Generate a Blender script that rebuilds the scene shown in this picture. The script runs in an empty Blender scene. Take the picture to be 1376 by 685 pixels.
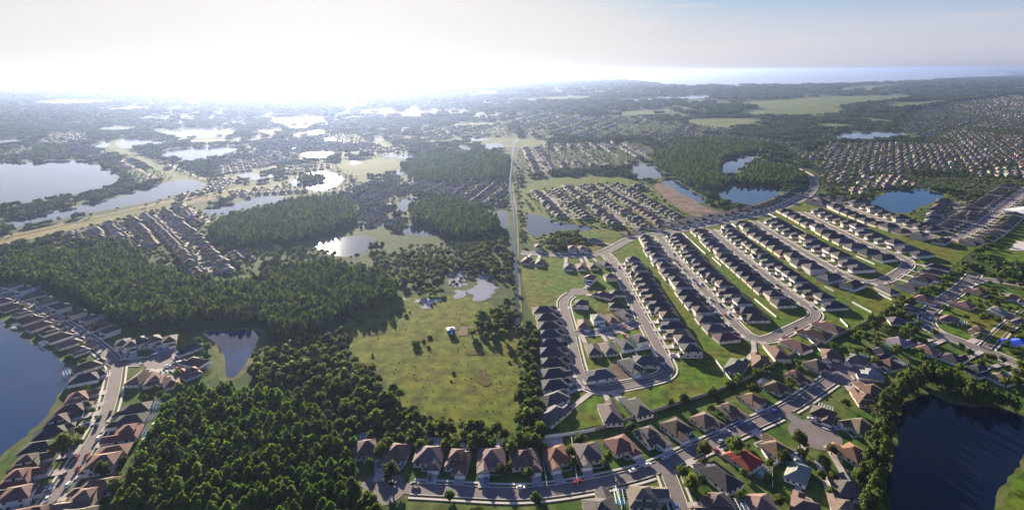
import bpy, math, random
import numpy as np
from mathutils import Matrix, Vector

random.seed(7)
rng = np.random.default_rng(7)
S = bpy.context.scene
COL = S.collection

# ------------------------------------------------------------------ camera, sky, sun, exposure
H, F, CX, CY, RHO = 210.0, 760.0, 690.0, 96.0, 0.008
cr, sr = math.cos(RHO), math.sin(RHO)
cam = bpy.data.objects.new('camera', bpy.data.cameras.new('camera'))
COL.objects.link(cam)
S.camera = cam
cam.data.sensor_width = 36.0
cam.data.lens = 36.0 * F / 1376.0
cam.data.shift_x = -(CX - 688.0) / 1376.0
cam.data.shift_y = (CY - 342.5) / 1376.0
cam.data.clip_start = 1.0
cam.data.clip_end = 400000.0
cam.matrix_world = Matrix(((cr, sr, 0, 0), (0, 0, -1, 0), (-sr, cr, 0, H), (0, 0, 0, 1)))

SUN_EL, SUN_AZ = math.radians(13.0), math.radians(-19.0)      # azimuth from +Y, positive to +X
W = bpy.data.worlds.new('World')
S.world = W
W.use_nodes = True
nt = W.node_tree
nt.nodes.clear()
def wn(t, **k):
    n = nt.nodes.new(t)
    for a, b in k.items():
        setattr(n, a, b)
    return n
sky = wn('ShaderNodeTexSky', sky_type='NISHITA', sun_disc=False, sun_elevation=SUN_EL, sun_rotation=SUN_AZ,
         altitude=0.0, air_density=1.0, dust_density=0.8, ozone_density=3.0)
tc = wn('ShaderNodeTexCoord')
mp = wn('ShaderNodeMapping')
mp.inputs['Scale'].default_value = (1.6, 1.6, 15.0)
mp.inputs['Rotation'].default_value = (0.05, 0.10, 0.4)
cn = wn('ShaderNodeTexNoise')
cn.inputs['Scale'].default_value = 2.3
cn.inputs['Detail'].default_value = 7.0
cn.inputs['Roughness'].default_value = 0.62
cramp = wn('ShaderNodeValToRGB')
cramp.color_ramp.elements[0].position = 0.47
cramp.color_ramp.elements[1].position = 0.66
bw = wn('ShaderNodeRGBToBW')
cloudcol = wn('ShaderNodeMix', data_type='RGBA', blend_type='MULTIPLY')
cloudcol.inputs['Factor'].default_value = 1.0
cloudcol.inputs[7].default_value = (1.6, 1.6, 2.15, 1)
cloudmix = wn('ShaderNodeMix', data_type='RGBA')
cfac = wn('ShaderNodeMath', operation='MULTIPLY')
cfac.inputs[1].default_value = 0.85
bg = wn('ShaderNodeBackground')
bg.inputs['Strength'].default_value = 0.074
wo = wn('ShaderNodeOutputWorld')
L = nt.links.new
L(tc.outputs['Generated'], mp.inputs['Vector'])
L(mp.outputs['Vector'], cn.inputs['Vector'])
L(cn.outputs['Fac'], cramp.inputs['Fac'])
tint = wn('ShaderNodeMix', data_type='RGBA', blend_type='MULTIPLY')
vdot = wn('ShaderNodeVectorMath', operation='DOT_PRODUCT')
L(tc.outputs['Generated'], vdot.inputs[0])
vdot.inputs[1].default_value = (math.sin(SUN_AZ) * math.cos(SUN_EL), math.cos(SUN_AZ) * math.cos(SUN_EL), math.sin(SUN_EL))
tfac = wn('ShaderNodeMapRange', interpolation_type='SMOOTHSTEP')
tfac.inputs['From Min'].default_value = 0.78
tfac.inputs['From Max'].default_value = 0.99
tfac.inputs['To Min'].default_value = 1.0
tfac.inputs['To Max'].default_value = 0.45
L(vdot.outputs['Value'], tfac.inputs['Value'])
L(tfac.outputs['Result'], tint.inputs['Factor'])
tint.inputs[7].default_value = (0.30, 0.46, 1.12, 1)
L(sky.outputs['Color'], tint.inputs[6])
L(tint.outputs[2], bw.inputs['Color'])
L(bw.outputs['Val'], cloudcol.inputs[6])
L(cramp.outputs['Color'], cfac.inputs[0])
L(cfac.outputs['Value'], cloudmix.inputs['Factor'])
L(tint.outputs[2], cloudmix.inputs[6])
L(cloudcol.outputs[2], cloudmix.inputs[7])
sep = wn('ShaderNodeSeparateXYZ')
L(tc.outputs['Generated'], sep.inputs[0])
veil = wn('ShaderNodeMapRange', interpolation_type='SMOOTHSTEP')
veil.inputs['From Min'].default_value = 0.0
veil.inputs['From Max'].default_value = 0.17
veil.inputs['To Min'].default_value = 0.85
veil.inputs['To Max'].default_value = 0.0
L(sep.outputs['Z'], veil.inputs['Value'])
veilcol = wn('ShaderNodeMix', data_type='RGBA', blend_type='MULTIPLY')
veilcol.inputs['Factor'].default_value = 1.0
veilcol.inputs[7].default_value = (1.75, 1.84, 2.65, 1)
L(bw.outputs['Val'], veilcol.inputs[6])
veilmix = wn('ShaderNodeMix', data_type='RGBA')
L(veil.outputs['Result'], veilmix.inputs['Factor'])
L(cloudmix.outputs[2], veilmix.inputs[6])
L(veilcol.outputs[2], veilmix.inputs[7])
# soft shoulder: c / sqrt(1 + (c / k)^2), channel by channel
K = (3.28, 3.14, 3.06)
def vm(op, a, b):
    n = wn('ShaderNodeVectorMath', operation=op)
    for i_, q in ((0, a), (1, b)):
        if isinstance(q, tuple): n.inputs[i_].default_value = q
        else: L(q, n.inputs[i_])
    return n.outputs[0]
cq = vm('MULTIPLY', veilmix.outputs[2], (1 / K[0], 1 / K[1], 1 / K[2]))
cq = vm('ADD', vm('MULTIPLY', cq, cq), (1, 1, 1))
sx = wn('ShaderNodeSeparateXYZ')
L(cq, sx.inputs[0])
cx_ = wn('ShaderNodeCombineXYZ')
for i_ in range(3):
    r_ = wn('ShaderNodeMath', operation='SQRT')
    L(sx.outputs[i_], r_.inputs[0])
    L(r_.outputs[0], cx_.inputs[i_])
L(vm('DIVIDE', veilmix.outputs[2], cx_.outputs[0]), bg.inputs['Color'])
L(bg.outputs['Background'], wo.inputs['Surface'])

sd = bpy.data.lights.new('sun', 'SUN')
sd.energy = 5.0
sd.angle = math.radians(0.55)
sd.color = (1.0, 0.86, 0.66)
sun = bpy.data.objects.new('sun', sd)
COL.objects.link(sun)
sdir = Vector((math.sin(SUN_AZ) * math.cos(SUN_EL), math.cos(SUN_AZ) * math.cos(SUN_EL), math.sin(SUN_EL)))
sun.rotation_euler = sdir.to_track_quat('Z', 'Y').to_euler()
sun.location = (0, 0, 400)

S.view_settings.view_transform = 'Standard'
S.view_settings.look = 'None'
S.view_settings.gamma = 1.0
S.view_settings.use_curve_mapping = False
S.view_settings.exposure = 1.9
S.render.engine = 'CYCLES'
S.cycles.use_denoising = True
S.cycles.max_bounces = 5
S.cycles.diffuse_bounces = 2
S.cycles.glossy_bounces = 2
S.cycles.transparent_max_bounces = 4
S.cycles.transmission_bounces = 2
S.cycles.volume_bounces = 1
S.cycles.caustics_reflective = False
S.cycles.caustics_refractive = False
HAZE_DENSITY = 0.000056
HAZE_G = 0.70

# ------------------------------------------------------------------ projection and 2-D helpers
def G(px, py, z=0.0):
    """pixel of the photograph -> point of the horizontal plane at height z"""
    a, b = (px - CX) / F, -(py - CY) / F
    dx, dz = a * cr + b * sr, -a * sr + b * cr
    dz = min(dz, -0.0030)
    t = (H - z) / -dz
    return (dx * t, t)
def GP(pts, z=0.0):
    return np.array([G(p[0], p[1], p[2] if len(p) > 2 else z) for p in pts])
def chaikin(P, n=2):
    P = np.asarray(P, float)
    for _ in range(n):
        Q = np.roll(P, -1, 0)
        P = np.stack([P * .75 + Q * .25, P * .25 + Q * .75], 1).reshape(-1, 2)
    return P
def roughen(P, amp, step):
    """walk a closed outline at about `step` metres and push points in and out a little"""
    out = []
    n = len(P)
    for i in range(n):
        a, b = P[i], P[(i + 1) % n]
        k = max(1, min(60, int(np.linalg.norm(b - a) / step)))
        for j in range(k):
            out.append(a + (b - a) * j / k)
    out = np.array(out)
    r = rng.normal(0, 1, len(out))
    r = (r + np.roll(r, 1) + np.roll(r, -1)) / 1.9
    t = np.roll(out, -1, 0) - np.roll(out, 1, 0)
    t /= np.linalg.norm(t, axis=1)[:, None] + 1e-9
    return out + np.stack([-t[:, 1], t[:, 0]], 1) * (r * amp)[:, None]
def grow(P, d):
    """offset a closed outline outwards by d metres"""
    P = np.asarray(P, float)
    t = np.roll(P, -1, 0) - np.roll(P, 1, 0)
    t /= np.linalg.norm(t, axis=1)[:, None] + 1e-9
    A = 0.5 * np.sum(P[:, 0] * np.roll(P[:, 1], -1) - np.roll(P[:, 0], -1) * P[:, 1])
    s = 1 if A > 0 else -1
    return P + np.stack([t[:, 1], -t[:, 0]], 1) * d * s
def inside(pts, poly):
    pts = np.atleast_2d(pts)
    x, y = pts[:, 0], pts[:, 1]
    r = np.zeros(len(pts), bool)
    n = len(poly)
    lo, hi = poly.min(0), poly.max(0)
    m = (x >= lo[0]) & (x <= hi[0]) & (y >= lo[1]) & (y <= hi[1])
    if not m.any():
        return r
    xs, ys = x[m], y[m]
    c = np.zeros(len(xs), bool)
    j = n - 1
    for i in range(n):
        xi, yi, xj, yj = poly[i][0], poly[i][1], poly[j][0], poly[j][1]
        if yi != yj:
            c ^= ((yi > ys) != (yj > ys)) & (xs < (xj - xi) * (ys - yi) / (yj - yi) + xi)
        j = i
    r[m] = c
    return r
def dist_poly(pts, line):
    """distance from points to an open polyline"""
    pts = np.atleast_2d(pts)
    best = np.full(len(pts), 1e9)
    for a, b in zip(line[:-1], line[1:]):
        ab = b - a
        t = np.clip(((pts - a) @ ab) / (ab @ ab + 1e-9), 0, 1)
        best = np.minimum(best, np.linalg.norm(pts - (a + t[:, None] * ab), axis=1))
    return best
def resample(P, step):
    P = np.asarray(P, float)
    seg = np.linalg.norm(np.diff(P, axis=0), axis=1)
    c = np.concatenate([[0], np.cumsum(seg)])
    n = max(2, int(c[-1] / step) + 1)
    s = np.linspace(0, c[-1], n)
    return np.stack([np.interp(s, c, P[:, 0]), np.interp(s, c, P[:, 1])], 1)
def smooth_line(P, n=2):
    P = np.asarray(P, float)
    for _ in range(n):
        Q = [P[0]]
        for a, b in zip(P[:-1], P[1:]):
            Q += [a * .75 + b * .25, a * .25 + b * .75]
        Q.append(P[-1])
        P = np.array(Q)
    return P
def normals(P):
    t = np.gradient(P, axis=0)
    t /= np.linalg.norm(t, axis=1)[:, None] + 1e-9
    return np.stack([-t[:, 1], t[:, 0]], 1)          # to the left of travel

# ------------------------------------------------------------------ materials
def mat(name, base, rough=0.8, var=None, scale=0.2, detail=4.0, spec=0.3, objcol=False, rand=0.0, transl=0.0, bump=0.0, bscale=1.0,
        metallic=0.0, attr=None, second=None, sscale=0.02, stripes=0.0):
    m = bpy.data.materials.new(name)
    m.use_nodes = True
    t = m.node_tree
    t.nodes.clear()
    N = t.nodes.new
    lk = t.links.new
    out = N('ShaderNodeOutputMaterial')
    p = N('ShaderNodeBsdfPrincipled')
    p.inputs['Roughness'].default_value = rough
    p.inputs['Metallic'].default_value = metallic
    p.inputs['Specular IOR Level'].default_value = spec
    co = N('ShaderNodeTexCoord')
    oi = N('ShaderNodeObjectInfo')
    if objcol:
        c = oi.outputs['Color']
    elif attr:
        at = N('ShaderNodeAttribute')
        at.attribute_name = attr
        c = at.outputs['Color']
    else:
        r = N('ShaderNodeRGB')
        r.outputs[0].default_value = (*base, 1)
        c = r.outputs[0]
    geo = N('ShaderNodeNewGeometry')
    if second is not None:
        n2 = N('ShaderNodeTexNoise')
        n2.inputs['Scale'].default_value = sscale
        n2.inputs['Detail'].default_value = 5
        lk(geo.outputs['Position'], n2.inputs['Vector'])
        rp = N('ShaderNodeValToRGB')
        rp.color_ramp.elements[0].position = 0.42
        rp.color_ramp.elements[1].position = 0.6
        lk(n2.outputs['Fac'], rp.inputs['Fac'])
        mx = N('ShaderNodeMix')
        mx.data_type = 'RGBA'
        lk(rp.outputs['Color'], mx.inputs['Factor'])
        lk(c, mx.inputs[6])
        mx.inputs[7].default_value = (*second, 1)
        c = mx.outputs[2]
    if var:
        n = N('ShaderNodeTexNoise')
        n.inputs['Scale'].default_value = scale
        n.inputs['Detail'].default_value = detail
        n.inputs['Roughness'].default_value = 0.65
        lk(geo.outputs['Position'], n.inputs['Vector'])
        mr = N('ShaderNodeMapRange')
        mr.inputs['From Min'].default_value = 0.3
        mr.inputs['From Max'].default_value = 0.7
        mr.inputs['To Min'].default_value = 1 - var
        mr.inputs['To Max'].default_value = 1 + var
        lk(n.outputs['Fac'], mr.inputs['Value'])
        mu = N('ShaderNodeVectorMath')
        mu.operation = 'SCALE'
        lk(c, mu.inputs[0])
        lk(mr.outputs[0], mu.inputs['Scale'])
        c = mu.outputs[0]
    if stripes:
        wv = N('ShaderNodeTexWave')
        wv.bands_direction = 'Z'
        wv.inputs['Scale'].default_value = 2.2
        wv.inputs['Distortion'].default_value = 0.6
        lk(co.outputs['Object'], wv.inputs['Vector'])
        mr = N('ShaderNodeMapRange')
        mr.inputs['To Min'].default_value = 1 - stripes
        mr.inputs['To Max'].default_value = 1 + stripes
        lk(wv.outputs['Fac'], mr.inputs['Value'])
        mu = N('ShaderNodeVectorMath')
        mu.operation = 'SCALE'
        lk(c, mu.inputs[0])
        lk(mr.outputs[0], mu.inputs['Scale'])
        c = mu.outputs[0]
    if rand:
        hs = N('ShaderNodeHueSaturation')
        mr = N('ShaderNodeMapRange')
        mr.inputs['To Min'].default_value = 1 - rand
        mr.inputs['To Max'].default_value = 1 + rand
        lk(oi.outputs['Random'], mr.inputs['Value'])
        lk(mr.outputs[0], hs.inputs['Value'])
        m2 = N('ShaderNodeMath')
        m2.operation = 'MULTIPLY'
        m2.inputs[1].default_value = 7.31
        lk(oi.outputs['Random'], m2.inputs[0])
        m3 = N('ShaderNodeMath')
        m3.operation = 'FRACT'
        lk(m2.outputs[0], m3.inputs[0])
        mh = N('ShaderNodeMapRange')
        mh.inputs['To Min'].default_value = 0.5 - rand * 0.07
        mh.inputs['To Max'].default_value = 0.5 + rand * 0.05
        lk(m3.outputs[0], mh.inputs['Value'])
        lk(mh.outputs[0], hs.inputs['Hue'])
        lk(c, hs.inputs['Color'])
        c = hs.outputs['Color']
    lk(c, p.inputs['Base Color'])
    if bump:
        nb = N('ShaderNodeTexNoise')
        nb.inputs['Scale'].default_value = bscale
        nb.inputs['Detail'].default_value = 3
        lk(geo.outputs['Position'], nb.inputs['Vector'])
        b = N('ShaderNodeBump')
        b.inputs['Strength'].default_value = bump
        lk(nb.outputs['Fac'], b.inputs['Height'])
        lk(b.outputs['Normal'], p.inputs['Normal'])
    if transl:
        tr = N('ShaderNodeBsdfTranslucent')
        lk(c, tr.inputs['Color'])
        ms = N('ShaderNodeMixShader')
        ms.inputs['Fac'].default_value = transl
        lk(p.outputs[0], ms.inputs[1])
        lk(tr.outputs[0], ms.inputs[2])
        lk(ms.outputs[0], out.inputs['Surface'])
    else:
        lk(p.outputs[0], out.inputs['Surface'])
    return m

M = {}
M['lawn'] = mat('lawn', (0.066, 0.120, 0.009), 0.95, 0.7, 0.16, 9, 0.05, second=(0.105, 0.108, 0.016), sscale=0.03, bump=0.6, bscale=3)
M['yard'] = mat('yard', (0.038, 0.085, 0.009), 0.95, 0.55, 0.16, 9, 0.05, second=(0.09, 0.11, 0.028), sscale=0.035, bump=0.6, bscale=3)
M['meadow'] = mat('meadow', (0.086, 0.108, 0.011), 0.95, 0.75, 0.12, 10, 0.05, second=(0.108, 0.112, 0.012), sscale=0.025, bump=1.0, bscale=0.8)
M['worn'] = mat('worn_grass', (0.085, 0.055, 0.02), 0.95, 0.6, 0.3, 8, 0.05, second=(0.07, 0.075, 0.012), sscale=0.15)
M['levee'] = mat('levee', (0.21, 0.165, 0.07), 0.95, 0.35, 0.02, 6, 0.05, second=(0.12, 0.13, 0.04), sscale=0.006)
M['field'] = mat('field', (0.075, 0.115, 0.026), 0.95, 0.35, 0.01, 6, 0.05, second=(0.115, 0.12, 0.042), sscale=0.003)
M['dirt'] = mat('dirt', (0.12, 0.082, 0.058), 0.95, 0.35, 0.15, 8, 0.05, second=(0.19, 0.14, 0.105), sscale=0.05, bump=0.8, bscale=0.7)
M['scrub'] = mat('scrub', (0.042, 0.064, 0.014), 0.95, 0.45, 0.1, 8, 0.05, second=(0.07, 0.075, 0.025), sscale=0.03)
M['bank'] = mat('bank', (0.075, 0.105, 0.022), 0.95, 0.4, 0.12, 6, 0.05, second=(0.11, 0.105, 0.04), sscale=0.04)
M['asphalt'] = mat('asphalt', (0.155, 0.128, 0.12), 0.88, 0.24, 0.12, 7, 0.25, second=(0.14, 0.118, 0.115), sscale=0.06)
M['concrete'] = mat('concrete', (0.50, 0.45, 0.40), 0.85, 0.15, 0.4, 5, 0.2)
M['drive'] = mat('driveway_concrete', (0.42, 0.37, 0.33), 0.85, 0.2, 0.35, 5, 0.2, second=(0.33, 0.28, 0.26), sscale=0.08)
M['roof'] = mat('shingle_roof', (0.1, 0.1, 0.1), 0.85, 0.38, 0.55, 6, 0.25, objcol=True, stripes=0.10)
M['wall'] = mat('stucco_wall', (0.6, 0.55, 0.5), 0.9, 0.08, 0.5, 4, 0.15, objcol=True)
M['white'] = mat('white_paint', (0.78, 0.77, 0.74), 0.6, 0.05, 0.5)
M['door'] = mat('painted_door', (0.16, 0.07, 0.05), 0.5, 0.1, 1.0)
M['glass'] = mat('window_glass', (0.03, 0.04, 0.05), 0.08, spec=0.6)
M['alu'] = mat('aluminium_frame', (0.75, 0.76, 0.78), 0.4, 0.05, 1.0)
M['farhouse'] = mat('suburb_house_paint', (0.5, 0.5, 0.5), 0.85, 0.12, 0.3, 3, 0.2, attr='col')
M['vinyl'] = mat('white_vinyl', (0.74, 0.73, 0.70), 0.5, 0.06, 0.6)
M['wallstone'] = mat('boundary_wall_block', (0.30, 0.25, 0.20), 0.9, 0.15, 0.5)
M['bark'] = mat('bark', (0.11, 0.075, 0.05), 0.9, 0.3, 1.5)
M['pine'] = mat('pine_leaf', (0.078, 0.130, 0.011), 0.75, 0.35, 0.35, 3, 0.25, rand=0.45, transl=0.55)
M['leaf'] = mat('broad_leaf', (0.074, 0.112, 0.010), 0.75, 0.4, 0.3, 3, 0.25, rand=0.45, transl=0.5)
M['tuft'] = mat('meadow_tuft', (0.085, 0.085, 0.012), 0.9, 0.5, 0.4, 3, 0.1, rand=0.6, transl=0.4)
M['bankleaf'] = mat('bank_leaf', (0.078, 0.118, 0.012), 0.75, 0.4, 0.3, 3, 0.25, rand=0.4, transl=0.40)
M['farleaf'] = mat('far_leaf', (0.055, 0.092, 0.020), 0.85, 0.4, 0.1, 3, 0.15, rand=0.45, transl=0.2)
M['carpaint'] = mat('car_paint', (0.5, 0.5, 0.5), 0.25, spec=0.6, objcol=True)
M['tyre'] = mat('tyre_rubber', (0.02, 0.02, 0.02), 0.9)
M['lamp'] = mat('headlight_glass', (0.8, 0.8, 0.8), 0.1, spec=0.7)
M['pool'] = mat('pool_water', (0.03, 0.30, 0.34), 0.08, spec=0.5)
M['shedblue'] = mat('faded_blue_wall', (0.06, 0.12, 0.36), 0.7, 0.2, 0.8)
M['tarp'] = mat('blue_tarp', (0.015, 0.09, 0.55), 0.5, 0.15, 0.8)
M['metalroof'] = mat('pale_metal_roof', (0.66, 0.64, 0.62), 0.5, 0.06, 0.3)

def water_mat(name, base, rough, bscale, bstr):
    m = mat(name, base, rough, spec=0.5, bump=bstr, bscale=bscale)
    p = [n for n in m.node_tree.nodes if n.type == 'BSDF_PRINCIPLED'][0]
    p.inputs['IOR'].default_value = 1.333
    return m
M['water'] = water_mat('pond_water', (0.008, 0.018, 0.05), 0.06, 0.25, 0.012)
M['bluewater'] = water_mat('deep_blue_water', (0.004, 0.024, 0.095), 0.05, 0.25, 0.0)
M['darkwater'] = water_mat('dark_pond_water', (0.002, 0.006, 0.020), 0.05, 0.25, 0.0)
[n for n in M['darkwater'].node_tree.nodes if n.type == 'BSDF_PRINCIPLED'][0].inputs['Specular IOR Level'].default_value = 0.13
M['farwater'] = water_mat('far_water', (0.02, 0.035, 0.06), 0.12, 0.05, 0.01)
M['marsh'] = water_mat('marsh_water', (0.20, 0.20, 0.24), 0.22, 0.3, 0.05)

# land cover of the ground sheet: lawns near, a mosaic of woods, scrub and pasture farther out
def ground_material():
    m = bpy.data.materials.new('land_cover')
    m.use_nodes = True
    t = m.node_tree
    t.nodes.clear()
    N, lk = t.nodes.new, t.links.new
    out = N('ShaderNodeOutputMaterial')
    p = N('ShaderNodeBsdfPrincipled')
    p.inputs['Roughness'].default_value = 0.95
    p.inputs['Specular IOR Level'].default_value = 0.05
    geo = N('ShaderNodeNewGeometry')
    def noise(scale, detail=6, rough=0.6):
        n = N('ShaderNodeTexNoise')
        n.inputs['Scale'].default_value = scale
        n.inputs['Detail'].default_value = detail
        n.inputs['Roughness'].default_value = rough
        lk(geo.outputs['Position'], n.inputs['Vector'])
        return n.outputs['Fac']
    def ramp(f, stops):
        r = N('ShaderNodeValToRGB')
        els = r.color_ramp.elements
        while len(els) < len(stops):
            els.new(0.5)
        for e, (q, c) in zip(els, stops):
            e.position = q
            e.color = (*c, 1)
        lk(f, r.inputs['Fac'])
        return r.outputs['Color']
    def mix(f, a, b):
        x = N('ShaderNodeMix')
        x.data_type = 'RGBA'
        lk(f, x.inputs['Factor'])
        lk(a, x.inputs[6])
        lk(b, x.inputs[7])
        return x.outputs[2]
    wood = ramp(noise(0.02, 8, 0.7), [(0.3, (0.028, 0.050, 0.014)), (0.55, (0.044, 0.072, 0.018)), (0.75, (0.064, 0.092, 0.024))])
    open_ = ramp(noise(0.006, 7, 0.65), [(0.3, (0.040, 0.068, 0.018)), (0.5, (0.068, 0.095, 0.024)), (0.7, (0.11, 0.11, 0.035))])
    vor = N('ShaderNodeTexVoronoi')
    vor.inputs['Scale'].default_value = 0.0016
    vor.inputs['Randomness'].default_value = 0.9
    lk(geo.outputs['Position'], vor.inputs['Vector'])
    bwn = N('ShaderNodeSeparateColor')
    lk(vor.outputs['Color'], bwn.inputs[0])
    msk = ramp(bwn.outputs[0], [(0.80, (0, 0, 0)), (0.84, (0.7, 0.7, 0.7))])
    nm = ramp(noise(0.0012, 5, 0.55), [(0.58, (0, 0, 0)), (0.70, (0.8, 0.8, 0.8))])
    mm = N('ShaderNodeMath')
    mm.operation = 'MAXIMUM'
    lk(msk, mm.inputs[0])
    lk(nm, mm.inputs[1])
    c = mix(mm.outputs[0], wood, open_)
    lk(c, p.inputs['Base Color'])
    lk(p.outputs[0], out.inputs['Surface'])
    return m
M['ground'] = ground_material()

# ------------------------------------------------------------------ object helpers
def setp(o, label=None, cat=None, group=None, kind=None):
    if label: o['label'] = label
    if cat: o['category'] = cat
    if group: o['group'] = group
    if kind: o['kind'] = kind
    return o
def me_from(name, verts, faces, mats, idx=None, smooth=False):
    me = bpy.data.meshes.new(name)
    me.from_pydata([tuple(v) for v in verts], [], [tuple(f) for f in faces])
    for m in (mats if isinstance(mats, (list, tuple)) else [mats]):
        me.materials.append(m)
    if idx is not None:
        me.polygons.foreach_set('material_index', idx)
    if smooth:
        me.polygons.foreach_set('use_smooth', [True] * len(me.polygons))
    me.update()
    return me
def ob(name, me, parent=None, loc=(0, 0, 0), rz=0.0, col=None):
    o = bpy.data.objects.new(name, me)
    COL.objects.link(o)
    o.location = loc
    o.rotation_euler = (0, 0, rz)
    if parent is not None: o.parent = parent
    if col is not None: o.color = (*col, 1)
    return o
class MB:
    def __init__(s):
        s.v, s.f = [], []
    def quad(s, a, b, c, d):
        n = len(s.v)
        s.v += [a, b, c, d]
        s.f.append((n, n + 1, n + 2, n + 3))
    def poly(s, pts):
        n = len(s.v)
        s.v += list(pts)
        s.f.append(tuple(range(n, n + len(pts))))
    def box(s, x0, x1, y0, y1, z0, z1, bottom=True):
        n = len(s.v)
        s.v += [(x0, y0, z0), (x1, y0, z0), (x1, y1, z0), (x0, y1, z0), (x0, y0, z1), (x1, y0, z1), (x1, y1, z1), (x0, y1, z1)]
        s.f += [(n, n + 1, n + 5, n + 4), (n + 1, n + 2, n + 6, n + 5), (n + 2, n + 3, n + 7, n + 6), (n + 3, n, n + 4, n + 7), (n + 4, n + 5, n + 6, n + 7)]
        if bottom: s.f.append((n + 3, n + 2, n + 1, n))
    def bar(s, a, b, r):
        a, b = Vector(a), Vector(b)
        d = (b - a).normalized()
        u = d.orthogonal().normalized() * r
        w = d.cross(u).normalized() * r
        n = len(s.v)
        for c in (a, b):
            s.v += [tuple(c + u + w), tuple(c - u + w), tuple(c - u - w), tuple(c + u - w)]
        for i in range(4):
            j = (i + 1) % 4
            s.f.append((n + i, n + j, n + 4 + j, n + 4 + i))
        s.f += [(n + 3, n + 2, n + 1, n), (n + 4, n + 5, n + 6, n + 7)]
    def hip(s, x0, x1, y0, y1, z, pitch, ov=0.5, gable=False, fascia=0.22):
        """hip roof; gable=True runs the ridge to the front (y0) edge"""
        x0 -= ov; x1 += ov; y0 -= ov; y1 += ov
        w, l = x1 - x0, y1 - y0
        tp = math.tan(pitch)
        if l >= w:
            h = w / 2 * tp
            r0 = ((x0 + x1) / 2, y0 + (0.0 if gable else w / 2), z + h)
            r1 = ((x0 + x1) / 2, y1 - w / 2, z + h)
            if r1[1] < r0[1]: r1 = r0
            A, B, C, D = (x0, y0, z), (x1, y0, z), (x1, y1, z), (x0, y1, z)
            s.poly([B, C, r1, r0]); s.poly([D, A, r0, r1]); s.poly([C, D, r1])
            if not gable: s.poly([A, B, r0])
        else:
            h = l / 2 * tp
            r0, r1 = (x0 + l / 2, (y0 + y1) / 2, z + h), (x1 - l / 2, (y0 + y1) / 2, z + h)
            A, B, C, D = (x0, y0, z), (x1, y0, z), (x1, y1, z), (x0, y1, z)
            s.poly([A, B, r1, r0]); s.poly([C, D, r0, r1]); s.poly([D, A, r0]); s.poly([B, C, r1])
        for P, Q in ((A, B), (B, C), (C, D), (D, A)):
            s.poly([(P[0], P[1], z - fascia), (Q[0], Q[1], z - fascia), Q, P])
        s.poly([(D[0], D[1], z - fascia), (C[0], C[1], z - fascia), (B[0], B[1], z - fascia), (A[0], A[1], z - fascia)])
        return h
    def mesh(s, name, m, smooth=False):
        return me_from(name, s.v, s.f, m, smooth=smooth)
ZL = [0.02]
def sheet(name, P, m, z=None, label=None):
    """a flat ground sheet with a given outline"""
    if z is None:
        ZL[0] += 0.006
        z = ZL[0]
    o = ob(name, me_from(name, [(p[0], p[1], z) for p in P], [tuple(range(len(P)))], m))
    return setp(o, label, None, None, 'structure')

# ------------------------------------------------------------------ ground
ys = np.concatenate([[-2000, 0, 150], np.geomspace(250, 130000, 40)])
xs = np.concatenate([-np.geomspace(130000, 60, 30), [0], np.geomspace(60, 130000, 30)])
vv = [(x, y, 0.0) for y in ys for x in xs]
nx = len(xs)
ff = [(j * nx + i, j * nx + i + 1, (j + 1) * nx + i + 1, (j + 1) * nx + i) for j in range(len(ys) - 1) for i in range(nx - 1)]
setp(ob('ground', me_from('ground', vv, ff, M['ground'])), 'flat green land of woods, pasture and scrub out to the horizon', None, None, 'structure')

# ------------------------------------------------------------------ water
WATER = []
def pond(name, px, label, far=False, rough=1.0, bank=3.0, z=0.2):
    P = chaikin(GP(px), 1)
    sz = np.linalg.norm(P.max(0) - P.min(0))
    P = roughen(P, rough * min(2.5, sz * 0.006), max(4, sz / 120))
    WATER.append(P)
    ZL[0] += 0.003
    if bank:
        sheet('grass_bank', grow(P, bank), M['bank'], 0.15 + len(WATER) * 0.0005, 'strip of grass bank round the water')
    sheet(name, P, M['farwater'] if far else M['bluewater'] if len(WATER) in (1, 2) else M['darkwater'] if len(WATER) == 3 else M['water'], z + len(WATER) * 0.0005, label)
pond('lake', [(-90, 420), (0, 428), (22, 443), (50, 462), (78, 479), (92, 492), (95, 503), (88, 516), (70, 545), (42, 580), (12, 607), (-40, 640), (-110, 640), (-110, 530), (-4, 520), (2, 511), (-4, 500), (-110, 490)], 'deep blue lake beside the left houses')
pond('pond', [(270, 446), (300, 445), (335, 443), (350, 446), (348, 458), (338, 475), (325, 497), (316, 507), (306, 508), (302, 500), (303, 478), (294, 465), (282, 455)], 'blue wedge shaped pond under the dark pine wood', bank=5)
pond('pond', [(1205, 590), (1212, 552), (1233, 530), (1254, 529), (1266, 537), (1300, 545), (1340, 548), (1376, 558), (1400, 566), (1392, 598), (1366, 622), (1350, 648), (1336, 675), (1326, 710), (1185, 710), (1194, 650)], 'near black pond with trees along its bank', bank=4)
pond('pond', [(419, 329), (438, 321), (470, 318), (503, 319), (501, 327), (486, 346), (455, 345), (436, 340)], 'bright rounded pond between two pine woods', bank=4)
pond('lake', [(-90, 222), (40, 218), (75, 217), (118, 215), (132, 223), (169, 240), (150, 250), (100, 262), (40, 272), (0, 278), (-90, 288)], 'large pale lake at the left edge', bank=5)
pond('canal', [(6, 299), (60, 286), (120, 275), (170, 261), (220, 246), (255, 240), (283, 251), (240, 263), (180, 275), (100, 291), (30, 307)], 'long straight canal along the levee', bank=6)
pond('pond', [(153, 193), (165, 186), (190, 185), (226, 190), (222, 195), (195, 196), (165, 201)], 'pale pond left of the grass strip', True, bank=8)
pond('pond', [(203, 205), (250, 200), (290, 196), (321, 196), (318, 202), (280, 215), (250, 221), (235, 212)], 'pale pond right of the grass strip', True, bank=8)
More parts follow.
